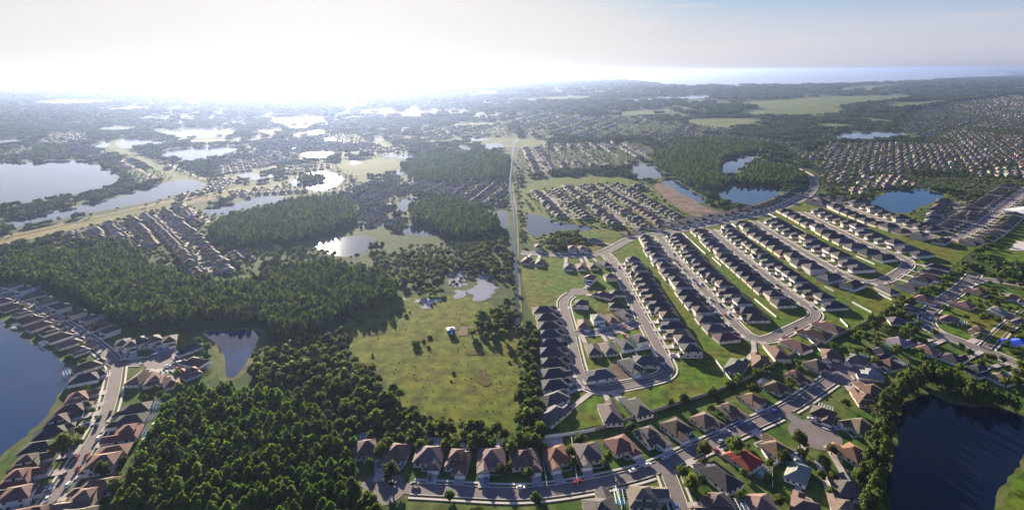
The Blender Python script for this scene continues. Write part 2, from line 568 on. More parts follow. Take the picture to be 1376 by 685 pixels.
pond('pond', [(208, 180), (240, 175), (290, 173), (317, 176), (300, 183), (260, 186), (225, 184)], 'long white pond in the left distance', True, bank=8)
pond('pond', [(268, 283), (300, 277), (330, 270), (350, 263), (389, 264), (375, 273), (345, 278), (312, 287), (285, 291)], 'crooked pond above the left pine wood', bank=3)
pond('pond', [(316, 236), (330, 232), (350, 235), (374, 234), (365, 239), (340, 243)], 'small ragged pond beside the levee', True, bank=3)
pond('pond', [(384, 246), (398, 237), (420, 231), (445, 231), (464, 239), (456, 250), (428, 257), (402, 252)], 'glinting pond with a wooded islet', bank=4)
sheet('islet_ground', roughen(chaikin(GP([(398, 244), (408, 236), (428, 235), (440, 238), (436, 244), (416, 248)]), 2), 3, 8), M['scrub'], 0.45, 'islet in the glinting pond')
pond('pond', [(532, 285), (540, 266), (553, 264), (565, 269), (548, 282), (539, 288)], 'small white pond by the wooded mound')
pond('pond', [(543, 307), (556, 302), (575, 305), (600, 315), (575, 318), (547, 316)], 'thin pond below the wooded mound', bank=2)
pond('pond', [(659, 286), (682, 283), (685, 305), (676, 308), (668, 297)], 'pond at the right end of the wooded mound', bank=2)
pond('pond', [(705, 287), (722, 288), (742, 297), (765, 301), (802, 306), (788, 311), (757, 309), (736, 317), (710, 318)], 'pale pond right of the long ditch', bank=5)
pond('pond', [(847, 223), (868, 218), (896, 234), (880, 241), (853, 241)], 'bright square pond below the right wood', bank=6)
pond('pond', [(884, 241), (905, 240), (927, 255), (957, 272), (936, 273), (908, 258)], 'long pond beside the dirt site', bank=4)
pond('pond', [(969, 223), (976, 215), (1000, 207), (1027, 205), (1012, 215), (996, 226), (986, 235), (969, 235)], 'pond between the two right woods', bank=6)
pond('pond', [(961, 259), (980, 251), (1010, 249), (1056, 252), (1041, 266), (1010, 276), (990, 279), (974, 269)], 'blue pond inside the bend of the collector road', bank=7)
pond('pond', [(1163, 271), (1200, 256), (1240, 254), (1275, 262), (1240, 278), (1215, 288), (1190, 283)], 'dark blue four cornered pond in the right suburb', bank=7)
pond('pond', [(1105, 182), (1150, 178), (1205, 176), (1219, 182), (1190, 188), (1150, 190), (1125, 188)], 'flat pale lake beyond the right suburb', True, bank=8)
pond('lake', [(842, 107), (858, 103.5), (900, 101), (980, 98.5), (1050, 96.5), (1150, 95.6), (1290, 94.8), (1345, 97), (1368, 100.5), (1300, 106), (1200, 111.5), (1120, 115.5), (1060, 115), (980, 117), (900, 115.5), (862, 111.5)], 'vast pale lake below the horizon', True, bank=0, z=0.6)
pond('pond', [(820, 136.5), (870, 130.5), (960, 126.5), (967, 130.5), (900, 135), (838, 139)], 'thin shining lake in the right distance', True, bank=0, z=0.5)
pond('pond', [(900, 139.5), (930, 136), (962, 134.5), (935, 138.5)], 'thin shining pool in the right distance', True, bank=0, z=0.5)
pond('pond', [(0, 187), (20, 185), (38, 188), (15, 195), (-30, 197), (-30, 187)], 'pale pond on the left edge behind the lake', True, bank=5)
pond('pond', [(123, 196), (138, 190), (150, 188), (146, 197), (133, 201)], 'small pond left of the grass strip', True, bank=5)
for i, (x, y, w, h) in enumerate([(60, 166, 26, 4), (108, 167, 40, 4), (30, 150, 36, 3), (75, 149, 10, 2.4), (147, 171, 16, 4), (166, 174, 18, 5), (145, 148, 30, 2.5), (188, 141, 36, 4), (245, 147, 44, 5),
        (219, 167, 8, 3), (246, 167, 16, 4), (312, 205, 8, 3), (305, 178, 24, 6), (360, 178, 34, 6), (403, 171, 30, 5), (424, 179, 26, 7), (428, 208, 50, 9), (444, 188, 16, 4), (492, 171, 22, 4),
        (523, 210, 22, 6), (546, 212, 28, 7), (538, 232, 22, 8), (516, 184, 12, 4), (552, 243, 18, 6), (479, 219, 18, 6), (612, 162, 34, 4), (661, 141, 22, 4), (577, 145, 40, 2.5), (600, 199, 16, 5),
        (625, 199, 26, 4), (663, 197, 36, 8), (643, 188, 28, 5), (628, 204, 26, 4), (694, 190, 8, 3), (730, 106.5, 80, 2.2), (465, 122.5, 30, 2.2), (330, 122, 30, 2), (150, 118, 40, 1.8),
        (1299, 192, 30, 8), (1330, 207, 14, 8), (780, 159, 16, 5), (1205, 127, 26, 2.5), (100, 186, 30, 4), (60, 190, 14, 3), (395, 200, 18, 3)]):
    pts = []
    for k in range(14):
        a = k * math.tau / 14
        q = random.uniform(0.7, 1.12)
        pts.append((x + math.cos(a) * w / 2 * q, y + math.sin(a) * h / 2 * q + (random.uniform(-.1, .1) * h)))
    P = chaikin(GP(pts), 1)
    WATER.append(P)
    setp(sheet('pond', P, M['farwater'], 0.5 + i * 0.002, 'small shining pond in the hazy distance'), group='small ponds in the hazy distance')
# marsh pools at the far edge of the meadow
for px in ([(596, 372), (612, 366), (626, 365), (634, 371), (628, 378), (612, 380), (600, 377)], [(640, 374), (652, 371), (662, 378), (668, 388), (660, 400), (642, 402), (632, 397), (640, 388)],
           [(554, 404), (566, 399), (578, 402), (590, 399), (598, 402), (586, 407), (576, 415), (564, 412)], [(608, 392), (622, 386), (630, 390), (624, 398), (612, 399)], [(600, 383), (616, 381), (632, 383), (620, 387)],
           [(540, 402), (550, 401), (553, 403), (544, 404)]):
    P = roughen(chaikin(GP(px), 1), 3.4, 2.5)
    WATER.append(P)
    sheet('marsh_pool', P, M['marsh'], 0.21, 'shallow marsh pool at the far edge of the meadow')
sheet('ditch', roughen(GP([(687, 330), (690, 330), (692, 350), (693, 371), (690, 371), (688, 350)]), 0.4, 5), M['water'], 0.21, 'narrow water ditch running away through the middle')
sheet('ditch', roughen(GP([(690, 384), (695, 384), (697, 400), (699, 425), (697, 440), (689, 450), (686, 449), (692, 438), (693, 420)]), 0.4, 5), M['water'], 0.212, 'narrow water ditch beside the meadow trees')

# ------------------------------------------------------------------ land zones
ZONES = {}
def zone(name, px, m, label, rough=1.2, step=9, z=0.0, sm=1):
    P = chaikin(GP(px, z), sm) if sm else GP(px, z)
    P = roughen(P, rough, step)
    ZONES.setdefault(name, []).append(P)
    return sheet(name, P, M[m], None, label)
zone('meadow', [(455, 450), (490, 410), (530, 398), (590, 396), (640, 402), (690, 420), (706, 470), (706, 560), (690, 590), (560, 590), (520, 520), (470, 490)], 'meadow', 'rough yellow green meadow', 2.5)
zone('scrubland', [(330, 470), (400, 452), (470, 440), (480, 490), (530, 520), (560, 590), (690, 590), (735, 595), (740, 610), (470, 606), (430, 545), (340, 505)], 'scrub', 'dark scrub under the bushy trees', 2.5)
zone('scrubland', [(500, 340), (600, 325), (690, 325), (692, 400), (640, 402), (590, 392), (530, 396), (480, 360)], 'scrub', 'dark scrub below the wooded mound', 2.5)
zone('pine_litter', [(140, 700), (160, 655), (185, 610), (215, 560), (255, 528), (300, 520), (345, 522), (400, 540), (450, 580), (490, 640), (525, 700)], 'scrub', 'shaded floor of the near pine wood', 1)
zone('suburb_lawn', [(-60, 396), (0, 388), (60, 395), (150, 440), (250, 450), (300, 462), (296, 505), (250, 530), (205, 560), (170, 630), (140, 700), (-60, 700), (-60, 650), (20, 606), (90, 520), (98, 500), (60, 465), (0, 425)], 'yard', 'lawns round the left houses', 0.5)
zone('suburb_lawn', [(470, 600), (735, 600), (735, 583), (800, 577), (900, 545), (1000, 512), (1075, 470), (1118, 455), (1180, 425), (1230, 400), (1240, 375), (1420, 360), (1420, 720), (470, 720)], 'yard', 'lawns round the lower houses', 0.5)
zone('estate_lawn', [(698, 330), (860, 318), (1000, 293), (1060, 280), (1100, 262), (1240, 290), (1330, 318), (1235, 395), (1180, 425), (1118, 455), (1075, 470), (1000, 512), (900, 545), (800, 577), (735, 583), (718, 430), (704, 400)], 'lawn', 'bright lawns of the new estate', 0.5)
zone('estate_lawn', [(697, 240), (830, 235), (870, 248), (945, 300), (860, 318), (740, 322), (700, 326)], 'lawn', 'lawns of the middle estate', 0.8)
zone('levee', [(-60, 328), (0, 317), (100, 296), (200, 275), (290, 256), (380, 243), (462, 216), (478, 219), (420, 246), (300, 265), (200, 286), (100, 308), (0, 331), (-60, 344)], 'levee', 'straight tan grass levee', 1)
zone('grass_strip', [(140, 186), (170, 203), (230, 226), (286, 240), (250, 246), (212, 240), (158, 206), (135, 192)], 'field', 'green grass strip between the left ponds', 1)
zone('grass_strip', [(305, 238), (360, 222), (420, 204), (428, 206), (372, 226), (318, 242)], 'levee', 'grass strip running away beside ponds', 1)
for px in ([(440, 218), (490, 214), (532, 209), (536, 230), (480, 237), (455, 232)], [(975, 150), (1100, 140), (1145, 150), (1062, 158)], [(905, 160), (1020, 158), (1012, 169), (955, 173)], [(1098, 165), (1146, 168), (1142, 173), (1100, 172)],
           [(1148, 157), (1202, 163), (1196, 167), (1160, 162)], [(960, 139), (1130, 129), (1256, 128), (1180, 138), (1062, 149)], [(640, 183), (700, 186), (740, 190), (730, 198), (650, 197)], [(440, 140), (486, 138), (490, 146), (445, 147)],
           [(40, 137), (150, 134), (160, 139), (60, 143)], [(150, 145), (205, 144), (190, 150), (140, 150)], [(300, 136), (420, 132), (430, 137), (320, 141)], [(360, 160), (430, 156), (440, 166), (370, 170)], [(130, 172), (180, 168), (176, 176), (140, 178)],
           [(600, 166), (690, 163), (686, 167), (610, 170)], [(820, 150), (900, 146), (900, 152), (830, 156)], [(250, 188), (300, 186), (305, 192), (262, 195)], [(500, 152), (590, 150), (580, 156), (510, 158)], [(1012, 150), (1062, 147), (1066, 153), (1016, 157)], [(1180, 140), (1262, 134), (1272, 139), (1190, 147)], [(1316, 200), (1330, 198), (1352, 222), (1338, 226)], [(1130, 118), (1200, 114), (1210, 118), (1140, 123)], [(700, 132), (800, 128), (790, 134), (705, 137)]):
    zone('pasture', px, 'field', 'open pale pasture in the distance', 2, 30, sm=2)
zone('dirt_site', [(876, 247), (888, 245), (922, 264), (950, 280), (972, 288), (962, 292), (936, 294), (908, 278), (888, 262)], 'dirt', 'bare brown building site beside the long pond', 2)
zone('dirt_lot', [(818, 486), (836, 483), (844, 507), (826, 512)], 'dirt', 'bare lot between two loop houses', 0.4, 3, sm=0)
zone('dirt_patch', [(617, 441), (630, 438), (634, 446), (626, 452), (614, 450)], 'dirt', 'bare worn patch beside the blue shed', 0.8, 2)
zone('dirt_patch', [(700, 560), (690, 570), (690, 540), (700, 520)], 'meadow', 'tall grass beside the ditch trees', 0.8, 3)
for px in ([(493, 440), (515, 437), (522, 447), (500, 452)], [(638, 500), (655, 496), (664, 512), (648, 520)], [(560, 452), (575, 448), (580, 458), (565, 462)], [(630, 470), (650, 468), (648, 478), (634, 480)]):
    zone('worn_grass', px, 'worn', 'reddish brown worn patch of the meadow', 2.0, 3, sm=2)
zone('park_lawn', [(1310, 335), (1335, 300), (1352, 284), (1420, 280), (1420, 352), (1375, 356), (1330, 350)], 'lawn', 'bright playing field by the white hall', 1)
zone('park_lawn', [(1250, 425), (1290, 395), (1376, 392), (1400, 420), (1345, 460), (1330, 464), (1290, 452), (1252, 440)], 'lawn', 'lawn inside the right bend', 0.6)
zone('park_lawn', [(1420, 580), (1376, 625), (1345, 680), (1330, 720), (1420, 720)], 'lawn', 'grass bank right of the dark pond', 0.5)
zone('estate_lawn', [(737, 582), (765, 550), (800, 532), (880, 521), (935, 505), (978, 492), (1000, 510), (900, 543), (800, 575)], 'lawn', 'open lawn behind the boundary wall', 0.4)
sheet('sand_court', GP([(1356, 336), (1366, 324), (1400, 328), (1400, 339)]), M['concrete'], None, 'pale paved court on the playing field')
sheet('patio', GP([(725, 588), (755, 586), (757, 601), (727, 604)]), M['drive'], 0.16, 'pinkish patio behind the lower house')

# ------------------------------------------------------------------ streets
STREETS = []     # (name, world polyline, half width)
def street(name, px, w=8.0, label='suburban asphalt street', kerb=True, sm=2, m='asphalt', main=True):
    if kerb: w = w * 0.84
    P = smooth_line(GP(px), sm)
    P = resample(P, 5.0)
    n = normals(P)
    z = 0.26 + 0.004 * len(STREETS)
    a, b = P + n * w / 2, P - n * w / 2
    k = len(P)
    v = [(p[0], p[1], z) for p in a] + [(p[0], p[1], z) for p in b]
    f = [(i, k + i, k + i + 1, i + 1) for i in range(k - 1)]
    setp(ob('street', me_from('street', v, f, M[m])), label, None, None, 'structure')
    STREETS.append([name, P, w / 2, kerb])
    return P
def bulb(px, py, r):
    c = np.array(G(px, py))
    a = np.linspace(0, math.tau, 29)[:-1]
    P = c + np.stack([np.cos(a), np.sin(a)], 1) * r
    sheet('turning_circle', P, M['asphalt'], 0.26 + 0.004 * len(STREETS), 'round asphalt end of a street')
    STREETS.append(['bulb', np.array([c - (0.5, 0), c + (0.5, 0)]), r, False])
street('bottom', [(500, 655), (520, 655), (545, 656), (600, 659), (680, 664), (730, 662), (800, 651), (860, 637), (895, 624), (930, 607), (970, 590), (1010, 571), (1045, 556), (1072, 541), (1100, 522), (1122, 507)], 9, 'bottom street running past the brown houses')
bulb(514, 656, 12)
bulb(1137, 504, 15)
street('side', [(893, 624), (903, 648), (922, 700)], 8.5, 'side street leaving the bottom street')
street('spur', [(1050, 553), (1070, 564), (1088, 579)], 9, 'short street to the round end')
bulb(1095, 584, 14)
street('lefts', [(30, 720), (60, 685), (86, 650), (112, 613), (137, 573), (151, 530), (157, 492)], 8.5, 'street between the two left rows of houses')
street('leftnw', [(157, 492), (143, 476), (112, 452), (75, 430), (40, 408), (0, 393), (-50, 375)], 8, 'street leading away beside the left lake')
street('lefte', [(157, 490), (175, 486), (200, 486), (222, 483)], 9, 'short street to the left round end')
bulb(224, 483, 14)
street('loopl', [(772, 393), (757, 403), (758, 416), (765, 440), (770, 465), (775, 489), (781, 508), (790, 521), (806, 524), (835, 519), (865, 513), (890, 507), (900, 499), (895, 486), (884, 465), (868, 437), (850, 402), (838, 377), (824, 352), (811, 339)], 8.5, 'loop road round the new houses')
street('loopm', [(768, 449), (800, 447), (830, 443), (864, 431)], 7, 'short street across the loop')
bulb(778, 392, 9)
street('upper', [(700, 340), (750, 343), (797, 343), (815, 338), (832, 328), (846, 321), (874, 316), (918, 309), (953, 302), (1000, 293), (1035, 286), (1070, 272), (1090, 260), (1096, 247), (1090, 236), (1070, 226), (1035, 218), (1000, 210)], 8, 'collector road curving past the estate')
street('s1', [(886, 318), (907, 349), (930, 372), (949, 394), (974, 421), (994, 443), (1008, 455), (1031, 458), (1055, 447), (1083, 434), (1098, 426), (1093, 416), (1080, 408), (1062, 396), (1033, 373), (1005, 351), (981, 332), (955, 308)], 8, 'hairpin street of the dark roofed rows')
street('s3', [(1012, 297), (1035, 312), (1056, 324), (1078, 338), (1102, 352), (1132, 369), (1160, 380), (1185, 380), (1207, 368), (1222, 357), (1219, 348), (1193, 340), (1165, 329), (1141, 317), (1113, 303), (1076, 285)], 8, 'second hairpin street of dark roofed rows')
street('s5', [(1090, 268), (1132, 276), (1160, 287), (1188, 298), (1219, 308), (1246, 316), (1277, 324), (1307, 310), (1335, 288), (1353, 274), (1385, 250)], 8, 'street passing the four cornered pond')
street('right', [(1310, 368), (1296, 385), (1276, 399), (1257, 411), (1244, 425), (1247, 440), (1265, 450), (1293, 460), (1321, 471), (1346, 480), (1390, 500)], 8.5, 'curving street on the right')
street('righttop', [(1293, 384), (1316, 375), (1351, 379), (1400, 388)], 8, 'street on the right edge')
street('rightspur', [(1325, 468), (1337, 456), (1352, 440), (1380, 420)], 6, 'side street between right lawns')
street('ditchtrack', [(701, 446), (699, 400), (696, 340), (695, 290), (690, 262), (688, 245), (691, 220), (692, 188)], 2.4, 'grassy track beside the water ditch', False, 2, 'levee')
street('ditchwater', [(696, 386), (692, 340), (692, 290), (686, 262), (685, 245), (688, 220), (690, 192)], 3.0, 'long straight water ditch running to the distance', False, 2, 'water')
street('shedtrack', [(618, 446), (650, 448), (690, 449), (701, 444)], 3, 'pale track to the blue shed', False, 1, 'levee')
street('leveetrack', [(-40, 330), (20, 318), (100, 300), (200, 279), (300, 259)], 5, 'worn track along the levee', False, 1, 'worn')

def street_dist(p, skip=None, kerbed=False):
    d = np.full(len(np.atleast_2d(p)), 1e9)
    for nme, P, hw, k in STREETS:
        if nme == skip: continue
        d = np.minimum(d, dist_poly(p, P) - hw)
    return d
# kerbs and footways: raised strips that stop where another street crosses
walk, kerbm = MB(), MB()
for si, (nme, P, hw, k) in enumerate(STREETS):
    if not k: continue
    Q = resample(P, 4.0)
    n = normals(Q)
    others = [s for j, s in enumerate(STREETS) if j != si]
    for sgn in (1, -1):
        for off, wd, mb, h in ((hw + 0.2, 0.4, kerbm, 0.48), (hw + 2.6, 1.25, walk, 0.44 + si * 0.003)):
            c = Q + n * sgn * off
            dd = np.full(len(c), 1e9)
            for o in others:
                dd = np.minimum(dd, dist_poly(c, o[1]) - o[2])
            for i in range(len(c) - 1):
                if min(dd[i], dd[i + 1]) < 0.6: continue
                a0, a1 = c[i] + n[i] * wd / 2, c[i] - n[i] * wd / 2
                b0, b1 = c[i + 1] + n[i + 1] * wd / 2, c[i + 1] - n[i + 1] * wd / 2
                mb.quad((*a0, h), (*a1, h), (*b1, h), (*b0, h))
                mb.quad((*a0, 0), (*a0, h), (*b0, h), (*b0, 0))
                mb.quad((*a1, h), (*a1, 0), (*b1, 0), (*b1, h))
setp(ob('pavement', walk.mesh('pavement', M['concrete'])), 'pale concrete footways along the streets', None, None, 'structure')
setp(ob('kerb', kerbm.mesh('kerb', M['concrete'])), 'concrete kerbs along the streets', None, None, 'structure')

# ------------------------------------------------------------------ where the houses stand
ORD = ['', 'first', 'second', 'third', 'fourth', 'fifth', 'sixth', 'seventh', 'eighth', 'ninth', 'tenth', 'eleventh', 'twelfth', 'thirteenth', 'fourteenth', 'fifteenth', 'sixteenth', 'seventeenth', 'eighteenth',
       'nineteenth', 'twentieth', 'twenty-first', 'twenty-second', 'twenty-third', 'twenty-fourth', 'twenty-fifth', 'twenty-sixth', 'twenty-seventh', 'twenty-eighth', 'twenty-ninth', 'thirtieth', 'thirty-first', 'thirty-second', 'thirty-third', 'thirty-fourth', 'thirty-fifth', 'thirty-sixth']
ROOFS = {'charcoal': (0.036, 0.036, 0.042), 'brown': (0.115, 0.070, 0.050), 'grey': (0.074, 0.068, 0.068), 'tan': (0.155, 0.108, 0.076), 'rust': (0.17, 0.075, 0.05), 'dark brown': (0.070, 0.046, 0.037),
         'red': (0.22, 0.035, 0.03), 'blue': (0.02, 0.09, 0.5), 'pale grey': (0.22, 0.20, 0.19)}
WALLS = [(0.62, 0.54, 0.44), (0.68, 0.63, 0.56), (0.55, 0.47, 0.38), (0.72, 0.70, 0.66), (0.60, 0.56, 0.50), (0.66, 0.54, 0.42)]
HOUSES = []
def near_front(p, prefer=None):
    """unit vector from p to the nearest point of a kerbed street, and the distance"""
    best = (1e9, None)
    for nme, P, hw, k in STREETS:
        if not k and nme != 'bulb': continue
        if prefer and nme not in prefer: continue
        d = np.linalg.norm(P - p, axis=1)
        i = int(d.argmin())
        if d[i] - (hw if nme == 'bulb' else 0) < best[0]:
            best = (d[i] - (hw if nme == 'bulb' else 0), P[i], hw)
    q = best[1] - p
    return q / (np.linalg.norm(q) + 1e-9), float(np.linalg.norm(q)), best[2]
def add_house(p, front, dist, row, k, end, style, col=None, var=None, extra=None):
    if col is None:
        col = random.choice({'new': ['charcoal'] * 4 + ['grey', 'grey', 'dark brown'], 'old': ['brown'] * 4 + ['tan', 'grey', 'dark brown', 'tan'],
                             'left': ['brown', 'brown', 'rust', 'dark brown', 'charcoal', 'tan'], 'right': ['brown', 'dark brown', 'grey', 'tan', 'charcoal']}[style])
    if var is None:
        var = random.choice({'new': [0, 0, 5, 2], 'old': [1, 3, 1, 4], 'left': [0, 5, 4, 0], 'right': [1, 3, 4, 0]}[style])
    HOUSES.append(dict(p=np.array(p), rot=math.atan2(front[0], -front[1]), front=np.array(front), dist=dist, row=row, k=k, end=end, col=col, var=var, wall=random.choice(WALLS), style=style, extra=extra or {}))
def hand(row, end, style, pts, prefer=None, **kw):
    for i, q in enumerate(pts):
        p = np.array(G(q[0], q[1], 4.0))
        f, d, hw = near_front(p, prefer)
        add_house(p, f, d - hw, row, i + 1, end, style, q[2] if len(q) > 2 else None, q[3] if len(q) > 3 else None, q[4] if len(q) > 4 else None)
hand('behind the bottom street', 'from the left', 'old', [(493, 597, 'brown', 1, {'cage': 1}), (533, 603, 'brown', 3), (577, 607, 'tan', 1, {'cage': 1}), (616, 613, 'brown', 4, {'cage': 1}), (660, 611, 'tan', 3, {'cage': 1}), (705, 611, 'brown', 1, {'cage': 1}),
      (747, 607, 'rust', 3), (790, 603, 'grey', 3), (833, 593, 'brown', 1), (874, 582, 'grey', 4), (909, 570, 'dark brown', 3), (947, 560, 'brown', 1), (981, 547, 'brown', 4), (1011, 532, 'brown', 3), (1043, 516, 'dark brown', 1),
      (1070, 502, 'brown', 4), (1098, 487, 'dark brown', 1), (1117, 473, 'brown', 3)], ('bottom',))
hand('below the bottom street', 'from the left', 'old', [(808, 682, 'grey', 3), (864, 664, 'tan', 4, {'pool': 1}), (968, 636, 'charcoal', 0), (1004, 614, 'red', 1), (1043, 598, 'brown', 3)], ('bottom', 'side'))
hand('in the bottom right corner block', 'from the left', 'old', [(966, 676, 'brown', 4), (1023, 672, 'tan', 3), (1082, 676, 'brown', 1), (1133, 678, 'tan', 4), (1072, 630, 'pale grey', 0), (1138, 652, 'grey', 3), (1147, 604, 'rust', 1), (1157, 568, 'brown', 3), (1162, 533, 'brown', 4), (1106, 551, 'dark brown', 1)])
hand('round the upper cul-de-sac', 'from the left', 'right', [(1152, 480, 'grey', 3), (1172, 500, 'pale grey', 4), (1172, 520, 'brown', 1), (1196, 486, 'dark brown', 3), (1184, 470, 'charcoal', 1)], ('bulb',))
hand('left of the loop road', 'from the far end', 'new', [(730, 414, 'charcoal', 0), (735, 424, 'charcoal', 0), (737, 435, 'charcoal', 0), (738, 446, 'charcoal', 0), (740, 458, 'charcoal', 5), (741, 470, 'charcoal', 0), (743, 484, 'charcoal', 0), (744, 498, 'charcoal', 5), (745, 513, 'charcoal', 0), (744, 532, 'grey', 0), (743, 553, 'grey', 5)], ('loopl',))
hand('below the loop cross street', 'from the left', 'new', [(797, 466, 'grey', 0), (818, 465, 'grey', 5), (839, 459, 'grey', 0), (859, 455, 'grey', 2)], ('loopm',))
hand('above the loop cross street', 'from the left', 'new', [(784, 432, 'tan', 0), (803, 427, 'pale grey', 2), (820, 425, 'tan', 0), (838, 420, 'grey', 5)], ('loopm',))
hand('inside the loop near end', 'from the left', 'new', [(807, 500, 'grey', 0), (848, 488, 'grey', 5), (869, 482, 'grey', 0)], ('loopl',))
hand('at the top of the loop', 'from the left', 'new', [(782, 407, 'charcoal', 2), (813, 394, 'grey', 0), (831, 391, 'grey', 0), (830, 408, 'charcoal', 5), (793, 373, 'grey', 2), (820, 371, 'grey', 2)])
hand('on lawn below the loop', 'from the left', 'new', [(820, 552, 'grey', 5), (856, 544, 'grey', 0)], ('loopl',))
hand('along the upper cross road', 'from the left', 'new', [(708, 348, 'grey', 0), (726, 350, 'grey', 0), (764, 356, 'grey', 0), (781, 356, 'grey', 5), (797, 355, 'grey', 0), (813, 352, 'charcoal', 0), (724, 331, 'tan', 2), (769, 333, 'tan', 2), (782, 333, 'tan', 2), (798, 321, 'tan', 0), (842, 312, 'grey', 0), (858, 309, 'grey', 2), (871, 303, 'grey', 0), (885, 305, 'charcoal', 2), (899, 301, 'grey', 0)], ('upper',))
hand('between hairpin and long wall', 'from the left', 'new', [(989, 489, 'grey', 5), (1022, 483, 'brown', 0), (1045, 471, 'brown', 0), (1070, 461, 'brown', 5), (1097, 447, 'brown', 0), (1116, 437, 'brown', 0)], ('s1',))
hand('west of the left street', 'from the far end', 'left', [(117, 489, 'dark brown', 0, {'cage': 1}), (114, 505, 'charcoal', 0), (105, 530, 'rust', 4), (94, 546, 'dark brown', 0), (78, 562, 'charcoal', 4), (68, 577, 'charcoal', 0), (53, 596, 'charcoal', 5), (38, 616, 'dark brown', 4), (26, 637, 'rust', 4), (4, 662, 'dark brown', 0), (24, 664, 'brown', 2), (18, 690, 'brown', 0)], ('lefts', 'leftnw'))
hand('beside the lower left pines', 'from the far end', 'left', [(182, 545, 'dark brown', 0, {'cage': 1}), (176, 560, 'charcoal', 0, {'cage': 1}), (171, 579, 'rust', 4, {'cage': 1}), (152, 602, 'rust', 0), (139, 620, 'rust', 2), (132, 648, 'brown', 0), (112, 668, 'tan', 4), (100, 690, 'brown', 0)], ('lefts',))
hand('between lake and left street', 'from the far end', 'left', [(2, 403, 'rust', 0), (16, 410, 'brown', 0), (29, 418, 'tan', 4), (42, 427, 'brown', 0), (53, 435, 'rust', 0), (66, 442, 'brown', 4), (80, 450, 'brown', 0), (93, 458, 'tan', 0), (107, 468, 'tan', 4)], ('leftnw',))
hand('under the dark left wood', 'from the far end', 'left', [(18, 384, 'grey', 2), (34, 388, 'charcoal', 2), (48, 394, 'dark brown', 0), (66, 402, 'tan', 4), (84, 412, 'charcoal', 2), (104, 420, 'charcoal', 2), (120, 427, 'grey', 2), (135, 434, 'rust', 4), (148, 443, 'charcoal', 2)], ('leftnw',))
hand('round the left cul-de-sac', 'from the left', 'left', [(165, 460, 'charcoal', 2), (177, 462, 'grey', 2), (189, 458, 'charcoal', 2), (206, 456, 'charcoal', 2), (228, 456, 'dark brown', 2), (257, 464, 'charcoal', 0), (263, 483, 'dark brown', 0), (256, 498, 'rust', 4), (230, 509, 'brown', 0), (207, 508, 'brown', 4), (187, 505, 'brown', 0)], ('lefte', 'bulb'))
hand('along the curving right street', 'from the far end', 'right', [(1316, 390, 'brown', 1), (1241, 399, 'brown', 3), (1297, 407, 'tan', 1), (1223, 412, 'grey', 4), (1276, 426, 'tan', 3), (1204, 428, 'grey', 1), (1316, 442, 'tan', 4), (1208, 456, 'pale grey', 3), (1246, 467, 'tan', 1), (1280, 478, 'charcoal', 3), (1312, 495, 'charcoal', 4), (1345, 505, 'tan', 1)], ('right',))
hand('at the right edge lawns', 'from the left', 'right', [(1341, 416, 'pale grey', 4), (1360, 397, 'tan', 1), (1372, 430, 'grey', 3), (1371, 458, 'blue', 1)])
# straight rows along the estate streets
def auto_row(sname, i0, i1, side, row, end, style='new', pitch=13.8, off=21.0, rev=False):
    P = [s for s in STREETS if s[0] == sname][0]
    Q = P[1]
    a = int(np.linalg.norm(Q - np.array(G(*i0)), axis=1).argmin())
    b = int(np.linalg.norm(Q - np.array(G(*i1)), axis=1).argmin())
    if a > b: a, b = b, a
    R = resample(Q[a:b + 1], pitch)
    n = normals(R) * side
    c = R + n * off
    sel = []
    for i in range(len(c)):
        if HOUSES and min(np.linalg.norm(h['p'] - c[i]) for h in HOUSES) < 12.6: continue
        if sel and np.linalg.norm(sel[-1][0] - c[i]) < 12.5: continue
        if street_dist(c[i], sname)[0] < 9.5: continue
        if street_dist(c[i])[0] < 9.5: continue
        if any(inside(c[i], grow(w, 8))[0] for w in WATER[:30]): continue
        sel.append((c[i], -n[i]))
    if rev: sel = sel[::-1]
    for k, (p, f) in enumerate(sel):
        add_house(p, f, off - P[2], row, k + 1, end, style)
auto_row('loopl', (890, 478), (826, 354), -1, 'right of the long loop leg', 'from the near end')
auto_row('s1', (888, 320), (1010, 452), -1, 'left of the first hairpin leg', 'from the near end', rev=True)
auto_row('s1', (888, 320), (985, 432), 1, 'right of the first hairpin leg', 'from the near end', rev=True)
auto_row('s1', (1093, 416), (957, 310), -1, 'right of the second hairpin leg', 'from the near end')
auto_row('s1', (1086, 410), (957, 310), 1, 'left of the second hairpin leg', 'from the near end')
auto_row('s3', (1014, 299), (1165, 380), -1, 'left of the third straight street', 'from the near end', rev=True, off=26, pitch=16.8)
auto_row('s3', (1014, 299), (1145, 374), 1, 'right of the third straight street', 'from the near end', rev=True, off=26, pitch=16.8)
auto_row('s3', (1219, 348), (1078, 286), 1, 'left of the fourth straight street', 'from the near end', off=26, pitch=16.8)
auto_row('s3', (1219, 348), (1078, 286), -1, 'right of the fourth straight street', 'from the near end', off=26, pitch=16.8)
auto_row('s3', (1165, 382), (1222, 355), -1, 'at the third street bend', 'from the left', off=26, pitch=16.8)
auto_row('s5', (1092, 268), (1277, 324), 1, 'beside the four cornered pond', 'from the left', off=25, pitch=17)
auto_row('s5', (1092, 268), (1277, 324), -1, 'opposite the four cornered pond', 'from the left', off=25, pitch=17)
auto_row('s5', (1280, 323), (1380, 254), -1, 'below the diagonal right street', 'from the left', off=25, pitch=17)
auto_row('s5', (1280, 323), (1380, 254), 1, 'above the diagonal right street', 'from the left', off=25, pitch=17)
auto_row('upper', (925, 308), (1085, 264), 1, 'in the row along the collector road', 'from the left', pitch=14.5)
for h in HOUSES:
    h['d'] = math.hypot(*h['p'])
    h['ref'] = f"{ORD[h['k']]} house {h['end']} {h['row']}"
order = sorted(HOUSES, key=lambda h: h['d'])
